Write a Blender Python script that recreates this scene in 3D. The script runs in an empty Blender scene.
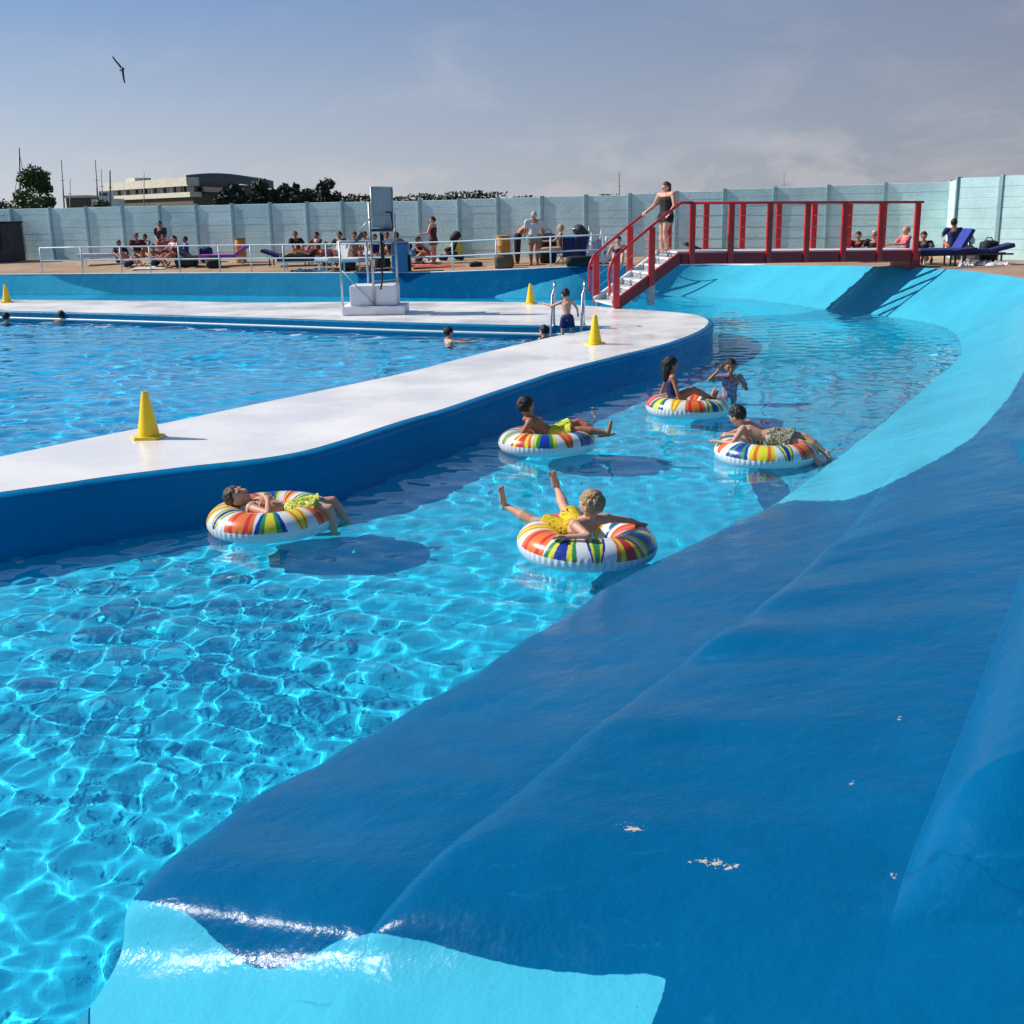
import bpy, bmesh, math, random
import numpy as np
from mathutils import Vector, Matrix, noise
from mathutils.bvhtree import BVHTree
R = math.radians
random.seed(7); rng = np.random.default_rng(7)
S = bpy.context.scene
COL = S.collection
S.render.engine = 'CYCLES'
Vc = Vector
# ------------------------------------------------------------------ camera model
FPX = 1150.0; PITCH = R(14.71); ROLL = R(1.0)
CAM = Vc((0, 0, 2.65))
FW = Vc((0, math.cos(PITCH), -math.sin(PITCH)))
_r = Vc((1, 0, 0)); _u = Vc((0, math.sin(PITCH), math.cos(PITCH)))
CR = _r*math.cos(ROLL) - _u*math.sin(ROLL)
CU = _u*math.cos(ROLL) + _r*math.sin(ROLL)
def ray(x, y): return FW*FPX + CR*(x-512) - CU*(y-512)
def G(x, y, z=0.0):
    d = ray(x, y); return CAM + d*((z-CAM.z)/d.z)
def D(x, y, Z): return CAM + ray(x, y)*(Z/FPX)
def yh(x): return 210.0 - 0.0175*(x-512)
def B(x, Z, z):
    """point at image column x, optical depth Z, height z"""
    y = yh(x) + FPX*(CAM.z-z)/(Z*math.cos(PITCH)); p = D(x, y, Z); return Vc((p.x, p.y, z))
def project(P):
    P = np.asarray(P, float) - np.array(CAM)
    z = P @ np.array(FW); zz = np.where(z > .3, z, .3)
    return 512 + FPX*(P @ np.array(CR))/zz, 512 - FPX*(P @ np.array(CU))/zz, z

# ------------------------------------------------------------------ materials
def c(r, g, b):
    f = lambda v: (v/255/12.92) if v <= 10 else ((v/255+.055)/1.055)**2.4
    return (f(r), f(g), f(b), 1)
def newmat(name):
    m = bpy.data.materials.new(name); m.use_nodes = True
    nt = m.node_tree; return m, nt, nt.nodes['Principled BSDF']
def noise_node(nt, scale, detail=4, rough=.55, coord='Object', dim=None):
    tc = nt.nodes.new('ShaderNodeTexCoord'); n = nt.nodes.new('ShaderNodeTexNoise')
    n.inputs['Scale'].default_value = scale; n.inputs['Detail'].default_value = detail; n.inputs['Roughness'].default_value = rough
    if coord == 'World':
        g = nt.nodes.new('ShaderNodeNewGeometry'); nt.links.new(g.outputs['Position'], n.inputs['Vector'])
    else: nt.links.new(tc.outputs[coord], n.inputs['Vector'])
    return n
def maprange(nt, sock, a, b, c0, c1):
    m = nt.nodes.new('ShaderNodeMapRange'); m.inputs[1].default_value = a; m.inputs[2].default_value = b
    m.inputs[3].default_value = c0; m.inputs[4].default_value = c1; nt.links.new(sock, m.inputs[0]); return m.outputs[0]
def mixcol(nt, fac, a, b):
    m = nt.nodes.new('ShaderNodeMix'); m.data_type = 'RGBA'
    for i, v in ((6, a), (7, b)):
        if isinstance(v, tuple): m.inputs[i].default_value = v
        else: nt.links.new(v, m.inputs[i])
    if isinstance(fac, (int, float)): m.inputs[0].default_value = fac
    else: nt.links.new(fac, m.inputs[0])
    return m.outputs[2]
def bump(nt, p, sock, dist, strength=1.0, prev=None):
    b = nt.nodes.new('ShaderNodeBump'); b.inputs['Distance'].default_value = dist; b.inputs['Strength'].default_value = strength
    nt.links.new(sock, b.inputs['Height'])
    if prev is not None: nt.links.new(prev, b.inputs['Normal'])
    nt.links.new(b.outputs[0], p.inputs['Normal']); return b.outputs[0]
def mat(name, col, rough=.5, var=.15, scale=6, metal=0, bmp=0, bscale=30, coat=0, spec=.5, coord='Object', col2=None):
    m, nt, p = newmat(name)
    p.inputs['Roughness'].default_value = rough; p.inputs['Metallic'].default_value = metal
    p.inputs['Coat Weight'].default_value = coat; p.inputs['Specular IOR Level'].default_value = spec
    n = noise_node(nt, scale, coord=coord)
    f = maprange(nt, n.outputs[0], .3, .7, 0, 1)
    a = tuple(v*(1-var) for v in col[:3])+(1,)
    b = col2 or tuple(min(1, v*(1+var)) for v in col[:3])+(1,)
    nt.links.new(mixcol(nt, f, a, b), p.inputs['Base Color'])
    if bmp:
        n2 = noise_node(nt, bscale, coord=coord); bump(nt, p, n2.outputs[0], bmp)
    return m

M = {}
M['steel'] = mat('brushed_steel', (.55,.57,.58,1), .3, .1, metal=1)
M['galv'] = mat('galvanised', (.45,.48,.5,1), .45, .15, metal=.7)
M['white_metal'] = mat('white_metal', (.72,.76,.78,1), .4, .08)
M['red'] = mat('red_paint', c(196,26,34), .35, .15, coat=.3)
M['dark_red'] = mat('beam_red', c(150,22,34), .4, .15)
M['yellow'] = mat('yellow_plastic', (1.0,.66,.015,1), .38, .06)
M['white_block'] = mat('white_block', (.78,.78,.8,1), .5, .06, bmp=.002)
M['stair_white'] = mat('stair_white', (.74,.74,.75,1), .6, .12, scale=9)
M['grey_panel'] = mat('grey_panel', (.32,.37,.38,1), .55, .1)
M['black'] = mat('black_fabric', (.012,.012,.015,1), .8, .3)
M['dark'] = mat('dark_stuff', (.03,.032,.038,1), .7, .3)
M['navy'] = mat('navy_fabric', c(28,42,96), .8, .2)
M['blue_fabric'] = mat('blue_fabric', c(32,58,150), .7, .2)
M['blue_box'] = mat('blue_plastic', c(70,120,160), .5, .1)
M['ochre'] = mat('ochre_plastic', c(205,140,50), .5, .12)
M['wood'] = mat('wood_brown', c(120,84,60), .7, .25)
M['towel_red'] = mat('towel_red', c(190,80,60), .9, .2)
M['towel_white'] = mat('towel_white', (.7,.7,.7,1), .95, .1)
M['pink'] = mat('pink_cloth', c(225,110,120), .85, .15)
M['purple'] = mat('purple_cloth', c(170,90,170), .85, .15)
M['skin'] = mat('skin_light', c(214,160,132), .5, .08, scale=14, spec=.4, col2=c(222,168,140))
M['skin_tan'] = mat('skin_tan', c(176,118,88), .5, .1, scale=14, spec=.4)
M['skin_pale'] = mat('skin_pale', c(222,176,152), .5, .08, scale=14, spec=.4)
M['hair_dark'] = mat('hair_dark', c(32,22,20), .55, .5, scale=60, bmp=.006, bscale=120)
M['hair_brown'] = mat('hair_brown', c(74,52,40), .55, .45, scale=60, bmp=.006, bscale=120)
M['hair_fair'] = mat('hair_fair', c(172,140,98), .55, .4, scale=60, bmp=.006, bscale=120)
M['hair_blond'] = mat('hair_blond', c(196,164,110), .6, .3, scale=60)
M['hair_grey'] = mat('hair_grey', c(190,186,180), .6, .3, scale=60)
M['eye'] = mat('eye_dark', (.02,.015,.012,1), .2, 0)
M['lip'] = mat('lip', c(170,92,84), .5, .05)
M['foliage'] = mat('foliage', (.055,.11,.035,1), .6, .5, scale=1.2, coord='World', col2=(.11,.17,.06,1))
M['foliage_dark'] = mat('foliage_dark', (.032,.055,.032,1), .7, .5, scale=.8, coord='World', col2=(.06,.085,.045,1))
M['bark'] = mat('bark', (.06,.045,.035,1), .9, .3, bmp=.02)
M['cream'] = mat('cream_wall', c(216,210,192), .8, .1, scale=1)
M['roof_grey'] = mat('roof_grey', c(84,92,106), .6, .1, scale=1)
M['dark_wall'] = mat('brown_wall', c(104,92,80), .85, .15, scale=1)
M['glass'] = mat('window_glass', (.02,.03,.04,1), .1, .1)
M['mast'] = mat('mast_metal', (.2,.2,.22,1), .5, .1)
M['gull_dark'] = mat('gull_dark', (.05,.055,.065,1), .7, .2)
M['gull_grey'] = mat('gull_grey', (.4,.4,.42,1), .7, .1)
def patterned(name, cols, scale, distort=2.0, rough=.8):
    m, nt, p = newmat(name); p.inputs['Roughness'].default_value = rough
    n = noise_node(nt, scale, 2); r = nt.nodes.new('ShaderNodeValToRGB'); r.color_ramp.interpolation = 'CONSTANT'
    n.inputs['Distortion'].default_value = distort
    while len(r.color_ramp.elements) < len(cols): r.color_ramp.elements.new(.5)
    for i, cc in enumerate(cols):
        r.color_ramp.elements[i].position = 0 if i == 0 else .38 + .26*(i-1)/max(1, len(cols)-2) if len(cols) > 2 else .5
        r.color_ramp.elements[i].color = cc
    nt.links.new(n.outputs[0], r.inputs[0]); nt.links.new(r.outputs[0], p.inputs['Base Color']); return m
M['trunks_yellow'] = patterned('trunks_yellow_black', [c(30,40,20), c(240,205,40), c(225,190,30), c(60,70,25)], 16)
M['trunks_lime'] = patterned('trunks_lime_green', [c(200,205,50), c(60,110,60), c(225,220,80), c(240,230,120)], 18)
M['trunks_leaf'] = patterned('trunks_green_yellow', [c(60,130,50), c(200,220,60), c(240,220,70), c(30,60,30)], 14)
M['trunks_grey'] = patterned('trunks_grey_print', [c(40,44,40), c(90,92,70), c(170,170,150), c(50,50,48)], 20)
M['trunks_navy'] = mat('trunks_navy', c(26,34,92), .7, .15)
M['suit_pattern'] = patterned('suit_purple_print', [c(60,40,90), c(150,90,130), c(200,180,190), c(40,50,90)], 26)
M['shirt_white'] = mat('shirt_white', (.62,.64,.66,1), .9, .06)
M['maroon'] = mat('maroon_cloth', c(92,34,44), .9, .15)

# ------------------------------------------------------------------ mesh helpers
class MB:
    def __init__(s): s.v = []; s.f = []
    def add(s, V, F):
        o = len(s.v); s.v += [tuple(p) for p in V]; s.f += [tuple(i+o for i in f) for f in F]; return s
    def box(s, a, b):
        (x0,y0,z0),(x1,y1,z1) = a, b
        V = [(x0,y0,z0),(x1,y0,z0),(x1,y1,z0),(x0,y1,z0),(x0,y0,z1),(x1,y0,z1),(x1,y1,z1),(x0,y1,z1)]
        return s.add(V, [(0,3,2,1),(4,5,6,7),(0,1,5,4),(1,2,6,5),(2,3,7,6),(3,0,4,7)])
    def beam(s, a, b, w, h, up=(0,0,1)):
        """rectangular bar a->b, w across, h along up"""
        a = Vc(a); b = Vc(b); d = (b-a).normalized(); u = Vc(up); sd = d.cross(u)
        if sd.length < 1e-4: sd = d.cross(Vc((0,1,0)))
        sd.normalize(); u = sd.cross(d).normalized()
        V = []
        for p in (a, b):
            for i, j in ((-1,-1),(1,-1),(1,1),(-1,1)): V.append(p + sd*(w/2*i) + u*(h/2*j))
        return s.add(V, [(0,1,2,3),(7,6,5,4),(0,4,5,1),(1,5,6,2),(2,6,7,3),(3,7,4,0)])
    def tube(s, pts, r, n=8, r1=None):
        pts = [Vc(p) for p in pts]; N = len(pts); V = []; F = []
        ref = Vc((0,0,1))
        if abs((pts[1]-pts[0]).normalized().z) > .95: ref = Vc((1,0.1,0))
        for i, p in enumerate(pts):
            t = ((pts[i]-pts[i-1]).normalized() if i else Vc()) + ((pts[i+1]-p).normalized() if i < N-1 else Vc())
            t.normalize(); u = t.cross(ref).normalized() if i == 0 else (pu - t*pu.dot(t)).normalized(); w = u.cross(t); pu = u
            rr = r if r1 is None else r + (r1-r)*i/(N-1)
            for k in range(n):
                a = 2*math.pi*k/n; V.append(p + u*(rr*math.cos(a)) + w*(rr*math.sin(a)))
        for i in range(N-1):
            for k in range(n): F.append((i*n+k, i*n+(k+1)%n, (i+1)*n+(k+1)%n, (i+1)*n+k))
        F.append(tuple(range(n-1,-1,-1))); F.append(tuple((N-1)*n+k for k in range(n)))
        return s.add(V, F)
    def lathe(s, prof, cpos, n=24):
        V = []; F = []; m = len(prof)
        for k in range(n):
            a = 2*math.pi*k/n
            for r, z in prof: V.append((cpos[0]+r*math.cos(a), cpos[1]+r*math.sin(a), cpos[2]+z))
        for k in range(n):
            for i in range(m-1): F.append((k*m+i, ((k+1)%n)*m+i, ((k+1)%n)*m+i+1, k*m+i+1))
        F.append(tuple(k*m for k in range(n-1,-1,-1))); F.append(tuple(k*m+m-1 for k in range(n)))
        return s.add(V, F)
    def capsule(s, a, b, ra, rb, side=None, sf=1.0, n=12, flat=False, m=4):
        a = Vc(a); b = Vc(b); w = b-a; L = w.length
        w = w.normalized() if L > 1e-6 else Vc((0,0,1))
        u = Vc(side) if side is not None else (Vc((1,0,0)) if abs(w.x) < .8 else Vc((0,1,0)))
        u = (u - w*u.dot(w))
        if u.length < 1e-4: u = w.cross(Vc((.3,.5,.8)))
        u.normalize(); v = w.cross(u)
        rings = []
        if flat: rings = [(a, ra), (b, rb)]
        else:
            for i in range(1, m+1): t = math.pi/2*(1-i/m); rings.append((a - w*(ra*math.sin(t)), ra*math.cos(t) + (1e-4 if i==0 else 0)))
            for i in range(0, m): t = math.pi/2*i/m; rings.append((b + w*(rb*math.sin(t)), rb*math.cos(t)))
        V = []; F = []
        for p, r in rings:
            for k in range(n):
                t = 2*math.pi*k/n; V.append(p + u*(r*sf*math.cos(t)) + v*(r*math.sin(t)))
        for i in range(len(rings)-1):
            for k in range(n): F.append((i*n+k, i*n+(k+1)%n, (i+1)*n+(k+1)%n, (i+1)*n+k))
        if flat: F.append(tuple(range(n-1,-1,-1))); F.append(tuple((len(rings)-1)*n+k for k in range(n)))
        else:
            V.append(a - w*ra); F += [(len(V)-1, (k+1)%n, k) for k in range(n)]
            V.append(b + w*rb); o = (len(rings)-1)*n; F += [(len(V)-1, o+k, o+(k+1)%n) for k in range(n)]
        return s.add(V, F)
    def ell(s, cc, ax, n=14, m=9):
        cc = Vc(cc); A, Bx, Cx = [Vc(q) for q in ax]; V = []; F = []
        for i in range(1, m):
            t = math.pi*i/m
            for k in range(n):
                p = 2*math.pi*k/n; V.append(cc + Cx*math.cos(t) + A*(math.sin(t)*math.cos(p)) + Bx*(math.sin(t)*math.sin(p)))
        for i in range(m-2):
            for k in range(n): F.append((i*n+k, (i+1)*n+k, (i+1)*n+(k+1)%n, i*n+(k+1)%n))
        V.append(cc+Cx); F += [(len(V)-1, k, (k+1)%n) for k in range(n)]
        V.append(cc-Cx); o = (m-2)*n; F += [(len(V)-1, o+(k+1)%n, o+k) for k in range(n)]
        return s.add(V, F)
def wloc(o):
    l = Vc(o.location)
    while o.parent: o = o.parent; l += o.location
    return l
def link(name, me, parent=None):
    o = bpy.data.objects.new(name, me); COL.objects.link(o)
    if parent is not None: o.parent = parent; o.location = -wloc(parent)
    return o
def obj(name, mb, m, parent=None, smooth=False, bevel=0):
    me = bpy.data.meshes.new(name); me.from_pydata(mb.v, [], mb.f)
    if bevel:
        bm = bmesh.new(); bm.from_mesh(me)
        bmesh.ops.bevel(bm, geom=[e for e in bm.edges if len(e.link_faces) == 2 and e.calc_face_angle(0) > .5], offset=bevel, segments=2, affect='EDGES', profile=.6)
        bm.to_mesh(me); bm.free()
    me.materials.append(M[m] if isinstance(m, str) else m)
    if smooth: me.polygons.foreach_set('use_smooth', [True]*len(me.polygons)); 
    me.update()
    if smooth == 'auto': me.set_sharp_from_angle(angle=R(40))
    return link(name, me, parent)
def tag(o, label=None, cat=None, group=None, kind=None):
    if label: o['label'] = label
    if cat: o['category'] = cat
    if group: o['group'] = group
    if kind: o['kind'] = kind
    return o
def thing(name, label, cat, loc=(0,0,0), group=None):
    o = bpy.data.objects.new(name, None); COL.objects.link(o); o.location = loc; o.empty_display_size = .1
    return tag(o, label, cat, group)
def dup(root, loc, rz=0, label=None, scale=1):
    r = root.copy(); COL.objects.link(r); r.location = loc; r.rotation_euler = (0,0,rz); r.scale = (scale,)*3
    if label: r['label'] = label
    for ch in root.children:
        k = ch.copy(); COL.objects.link(k); k.parent = r
        for g in ch.children:
            d = g.copy(); COL.objects.link(d); d.parent = k
    return r
def grid_mesh(P, faces_mask=None):
    m, n = P.shape[:2]; idx = np.arange(m*n).reshape(m, n)
    F = np.stack([idx[:-1,:-1], idx[:-1,1:], idx[1:,1:], idx[1:,:-1]], -1).reshape(-1, 4)
    if faces_mask is not None: F = F[faces_mask.ravel()]
    return P.reshape(-1, 3), F
def np_mesh(name, V, F, m, smooth=True, parent=None):
    used = np.unique(F); remap = np.full(len(V), -1); remap[used] = np.arange(len(used)); V = V[used]; F = remap[F]
    me = bpy.data.meshes.new(name); me.vertices.add(len(V)); me.vertices.foreach_set('co', V.astype(np.float32).ravel())
    me.loops.add(F.size); me.loops.foreach_set('vertex_index', F.ravel().astype(np.int32)); k = F.shape[1]
    me.polygons.add(len(F)); me.polygons.foreach_set('loop_start', np.arange(len(F), dtype=np.int32)*k)
    me.polygons.foreach_set('loop_total', np.full(len(F), k, dtype=np.int32))
    me.polygons.foreach_set('use_smooth', np.full(len(F), smooth)); me.update(calc_edges=True); me.validate()
    me.materials.append(m); return link(name, me, parent), V
def catmull(pts, n):
    """pts (k,3) -> smooth samples, n per segment (int or list)"""
    pts = np.asarray(pts, float); k = len(pts); out = []
    ns = [n]*(k-1) if isinstance(n, int) else n
    P = np.vstack([2*pts[0]-pts[1], pts, 2*pts[-1]-pts[-2]])
    for i in range(k-1):
        p0, p1, p2, p3 = P[i], P[i+1], P[i+2], P[i+3]
        for j in range(ns[i]):
            t = j/ns[i]
            out.append(.5*((2*p1)+(-p0+p2)*t+(2*p0-5*p1+4*p2-p3)*t*t+(-p0+3*p1-3*p2+p3)*t**3))
    out.append(pts[-1]); return np.array(out)
def inside(poly, X, Y):
    poly = np.asarray(poly); x0, y0 = poly[:,0], poly[:,1]; x1, y1 = np.roll(x0, -1), np.roll(y0, -1)
    res = np.zeros(X.shape, bool)
    for a, b, p, q in zip(x0, y0, x1, y1):
        if b == q: continue
        k = ((b > Y) != (q > Y)) & (X < (p-a)*(Y-b)/(q-b)+a); res ^= k
    return res
def sdf(poly, X, Y):
    """signed distance, positive inside"""
    poly = np.asarray(poly, float); d = np.full(X.shape, 1e9)
    for (a, b), (p, q) in zip(poly, np.roll(poly, -1, 0)):
        vx, vy = p-a, q-b; t = np.clip(((X-a)*vx+(Y-b)*vy)/(vx*vx+vy*vy+1e-12), 0, 1)
        d = np.minimum(d, np.hypot(X-a-t*vx, Y-b-t*vy))
    return np.where(inside(poly, X, Y), d, -d)
def attr(me, name, vals):
    a = me.attributes.new(name, 'FLOAT', 'POINT'); a.data.foreach_set('value', vals.astype(np.float32))

# ------------------------------------------------------------------ painted concrete of the pool
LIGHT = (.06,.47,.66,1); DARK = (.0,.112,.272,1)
def pool_paint(name, use_attr, base=None, rough=.3):
    m, nt, p = newmat(name)
    big = noise_node(nt, .9, 3, coord='World'); fine = noise_node(nt, 14, 6, .65, coord='World'); mid = noise_node(nt, 3.5, 4, .6, coord='World')
    if use_attr:
        a = nt.nodes.new('ShaderNodeAttribute'); a.attribute_name = 'dark'
        add = nt.nodes.new('ShaderNodeMath'); add.operation = 'ADD'
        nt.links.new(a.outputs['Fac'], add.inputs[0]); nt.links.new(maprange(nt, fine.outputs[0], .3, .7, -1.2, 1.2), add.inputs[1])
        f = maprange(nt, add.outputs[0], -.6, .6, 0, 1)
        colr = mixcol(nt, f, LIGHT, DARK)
        shade_attr = nt.nodes.new('ShaderNodeAttribute'); shade_attr.attribute_name = 'mid'
        colr = mixcol(nt, maprange(nt, shade_attr.outputs['Fac'], -1, 1, 0, .62), colr, DARK)  # shade of the far-left bank painted in, colour pulled towards DARK
    else: colr = base
    v = mixcol(nt, maprange(nt, big.outputs[0], .3, .7, 0, 1), (.86,.88,.89,1), (1.06,1.04,1.03,1))
    mm = nt.nodes.new('ShaderNodeMix'); mm.data_type = 'RGBA'; mm.blend_type = 'MULTIPLY'; mm.inputs[0].default_value = 1
    if isinstance(colr, tuple): mm.inputs[6].default_value = colr
    else: nt.links.new(colr, mm.inputs[6])
    nt.links.new(v, mm.inputs[7])
    # worn, slightly chalky streaks
    st = maprange(nt, mid.outputs[0], .58, .78, 0, .10)
    out = mixcol(nt, st, mm.outputs[2], (.02,.22,.46,1))
    sp = maprange(nt, noise_node(nt, 38, 2, .5, coord='World').outputs[0], .74, .78, 0, .7)
    out = mixcol(nt, sp, out, (.02,.05,.10,1))
    if use_attr:
        ch = nt.nodes.new('ShaderNodeAttribute'); ch.attribute_name = 'chip'
        ad = nt.nodes.new('ShaderNodeMath'); ad.operation = 'ADD'; nt.links.new(ch.outputs['Fac'], ad.inputs[0])
        nt.links.new(maprange(nt, noise_node(nt, 48, 6, .75, coord='World').outputs[0], .25, .75, -1, 1), ad.inputs[1])
        out = mixcol(nt, maprange(nt, ad.outputs[0], .62, .72, 0, 1), out, c(205,190,175))
    sc = nt.nodes.new('ShaderNodeTexNoise'); sc.inputs['Scale'].default_value = 5; sc.inputs['Detail'].default_value = 9; sc.inputs['Roughness'].default_value = .72; sc.inputs['Distortion'].default_value = 1.2
    g_ = nt.nodes.new('ShaderNodeNewGeometry'); mp_ = nt.nodes.new('ShaderNodeMapping'); mp_.inputs['Scale'].default_value = (.45, 1.5, 1.5); nt.links.new(g_.outputs['Position'], mp_.inputs[0]); nt.links.new(mp_.outputs[0], sc.inputs['Vector'])
    out = mixcol(nt, maprange(nt, sc.outputs[0], .60, .74, 0, .28), out, (.02,.30,.52,1))
    out = mixcol(nt, maprange(nt, sc.outputs[0], .36, .26, 0, .35), out, (.0,.05,.16,1) if use_attr else (.0,.10,.25,1))
    vo = nt.nodes.new('ShaderNodeTexVoronoi'); vo.feature = 'DISTANCE_TO_EDGE'; vo.inputs['Scale'].default_value = .8
    wn = noise_node(nt, 2.2, 6, .6, coord='World'); wm = nt.nodes.new('ShaderNodeMix'); wm.data_type = 'VECTOR'; wm.inputs[0].default_value = .35
    nt.links.new(g_.outputs['Position'], wm.inputs[4]); nt.links.new(wn.outputs['Color'], wm.inputs[5]); nt.links.new(wm.outputs[1], vo.inputs['Vector'])
    ck = nt.nodes.new('ShaderNodeMath'); ck.operation = 'MULTIPLY'; nt.links.new(maprange(nt, vo.outputs['Distance'], .0015, .005, 1, 0), ck.inputs[0]); nt.links.new(maprange(nt, big.outputs[0], .48, .62, 0, .28), ck.inputs[1])
    out = mixcol(nt, ck.outputs[0], out, (.0,.04,.10,1))
    nt.links.new(out, p.inputs['Base Color'])
    nt.links.new(maprange(nt, mid.outputs[0], .35, .7, rough-.05, rough+.12), p.inputs['Roughness'])
    p.inputs['Specular IOR Level'].default_value = .10
    b1 = bump(nt, p, mid.outputs[0], .022, .7)
    n3 = noise_node(nt, 55, 4, .6, coord='World'); bump(nt, p, n3.outputs[0], .0022, .7, b1)
    return m
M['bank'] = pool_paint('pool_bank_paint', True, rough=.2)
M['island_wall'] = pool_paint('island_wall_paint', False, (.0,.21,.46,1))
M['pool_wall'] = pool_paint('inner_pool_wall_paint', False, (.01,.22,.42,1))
M['floor'] = pool_paint('pool_floor_paint', False, (.02,.60,.86,1), .5)

# stations: waterline W, crease A, crease B, rim E, terrace mid line T, outer F
FZ = lambda x: 1/(1/46.5 + (1/36.8-1/46.5)*(x-50)/901)      # fence depth by column
def P3(p, z=None): return (p.x, p.y, p.z if z is None else z)
ST = [
 dict(W=(-2.3,1.2,-.2), A=(-1.1,.9,.05), B=(0,.6,.40), E=(1.2,.1,.95), T=(2.6,-1.5,1.05), F=(7,-9,1.05)),
 dict(W=P3(G(72,1030,-.02)), A=P3(G(335,1040,.24)), B=P3(G(860,1060,.56)), E=(2.6,1.5,.99), T=(4,.2,1.05), F=(14,-5,1.05)),
 dict(W=P3(G(138,894,.17)), A=P3(G(385,912,.38)), B=P3(G(900,890,.64)), E=(3.3,2.5,1.0), T=(5,1.3,1.05), F=(18,-2,1.05)),
 dict(W=P3(G(240,815,.10)), A=P3(G(512,800,.4)), B=P3(G(945,775,.68)), E=(4.0,3.5,1.03), T=(6,2.4,1.05), F=(21,1,1.05)),
 dict(W=P3(G(430,700,.06)), A=P3(G(650,690,.4)), B=P3(G(985,670,.7)), E=(4.9,4.8,1.05), T=(7,4,1.05), F=(23,4,1.05)),
 dict(W=P3(G(582,607,.06)), A=P3(G(760,610,.4)), B=P3(G(1026,556,.7)), E=(5.7,6.2,1.05), T=(8,5.6,1.05), F=(25,7,1.05)),
 dict(W=P3(G(680,551,.05)), A=P3(G(830,550,.38)), B=(3.7,8.0,.7), E=(6.4,7.8,1.05), T=(9,7.4,1.05), F=(27,9,1.05)),
 dict(W=P3(G(777,501,.03)), A=P3(G(880,490,.34)), B=P3(G(1015,452,.64)), E=(7.2,9.7,1.05), T=(9.8,9.6,1.05), F=(28,11,1.05)),
 dict(W=P3(G(838,457,0)), A=P3(G(925,440,.3)), B=P3(G(1012,418,.58)), E=(8.0,11.8,1.05), T=(10.6,12,1.05), F=(29,13,1.05)),
]
def strt(W, E, T, F):
    W = Vc(W); E = Vc(E); return dict(W=tuple(W), A=tuple(W.lerp(E, .33)), B=tuple(W.lerp(E, .66)), E=tuple(E), T=T, F=F)
def wall(x, yw, yr, T, F, dd=.10):
    W = G(x, yw, 0); Z = (W-CAM).dot(FW); E = D(x, yr, Z+dd); return strt(W, E, T, F)
ST += [
 strt(G(929,384,0), (9.6,17.3,1.05), (12.2,17.2,1.05), (30,17,1.05)),
 strt(G(961,351,0), (10.9,21.6,1.05), (13.4,21.8,1.05), (31,21,1.05)),
 strt(G(944,327,0), G(1028,279,1.05), (13.8,26.5,1.05), (32,27,1.05)),
 strt(G(884,316,0), G(960,270,1.05), P3(B(1040,32,1.05)), (32,38,1.0)),
 strt(G(827,309.5,0), G(900,267,1.05), P3(B(960,34,1.02)), (30,52,1.0)),
 strt(G(764,301,0), G(810,265.5,.97), P3(B(870,FZ(870),1.0)), (22,60,1.0)),
 strt(G(700,296.5,0), G(724,264.5,.87), P3(B(760,FZ(760),1.0)), (15,61,1.0)),
 wall(630,297,265.3, P3(B(655,FZ(655),1.0)), (9,61.5,1.0)),
 wall(556,298,267.5, P3(B(562,FZ(562),1.0)), (3,62,1.0)),
 wall(480,297,270.5, P3(B(480,FZ(480),1.0)), (-2,62,1.0)),
 wall(400,296,272.5, P3(B(400,FZ(400),1.0)), (-6,62,1.0)),
 wall(200,294,273, P3(B(200,FZ(200),1.0)), (-16,62,1.0)),
 wall(0,294,274.5, P3(B(0,FZ(0),1.0)), (-27,63,1.0)),
 strt((-28,43.4,0), (-28,43.6,.72), (-31,51,1.0), (-42,64,1.0)),
]
NS = [70,60,60,70,70,60,50,50,50,40,30,30,30,24,20,16,14,14,14,20,20,16]
NS = NS[:len(ST)-1]
rows = {k: catmull([s[k] for s in ST], NS) for k in 'WABETF'}
ns = len(rows['W'])
stp = np.concatenate([i+np.arange(n)/n for i, n in enumerate(NS)]+[[len(ST)-1]])   # station parameter
gentle = np.clip((stp-7.0)/1.5, 0, 1)*np.clip((16.5-stp)/2, 0, 1)
k0 = .14 + 2.0*gentle
dirAW = (rows['A']-rows['W']); dirAW[:,2] = 0
lenAW = np.linalg.norm(dirAW, axis=1, keepdims=True)
U = rows['W'] - dirAW/lenAW*(k0*np.minimum(lenAW[:,0], 1.2))[:,None]; U[:,2] = -.95
cre = np.clip((stp-1.2)/1.2, 0, 1)*np.clip((7.6-stp)/1.6, 0, 1)
creB = np.clip((stp-1.7)/.7, 0, 1)*np.clip((7.8-stp)/1.5, 0, 1)
def seg(Pa, Pb, n, first=True, fn=None):
    out = []
    for j in range(0 if first else 1, n+1):
        t = j/n; q = Pa*(1-t)+Pb*t
        if fn is not None: q = q.copy(); q[:,2] += fn(t, np.linalg.norm((Pb-Pa)[:,:2], axis=1))
        out.append(q)
    return out
tt = lambda t, e=1.8: t**e
def segw(Pa, Pb, n, fn, both=True):   # denser near start
    out = []
    L = np.linalg.norm((Pb-Pa)[:,:2], axis=1)
    for j in range(1, n+1):
        u_ = j/n; t = u_**1.7/(u_**1.7+(1-u_)**1.7) if both else u_**1.7; q = Pa*(1-t)+Pb*t; q = q.copy(); q[:,2] += fn(t, L); out.append(q)
    return out
wv = np.array([1+.9*noise.noise(Vc((float(q[0])*1.6, float(q[1])*1.6, 4))) for q in rows['W']]); wv2 = np.array([1+.7*noise.noise(Vc((float(q[0])*1.9, float(q[1])*1.9, 8))) for q in rows['A']])
wob_ = np.array([.055*noise.noise(Vc((float(q[0])*1.1, float(q[1])*1.1, 2)))+.02*noise.noise(Vc((float(q[0])*3.5, float(q[1])*3.5, 2))) for q in rows['W']])*np.clip((stp-1.5), 0, 1)*np.clip(8-stp, 0, 1)
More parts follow.
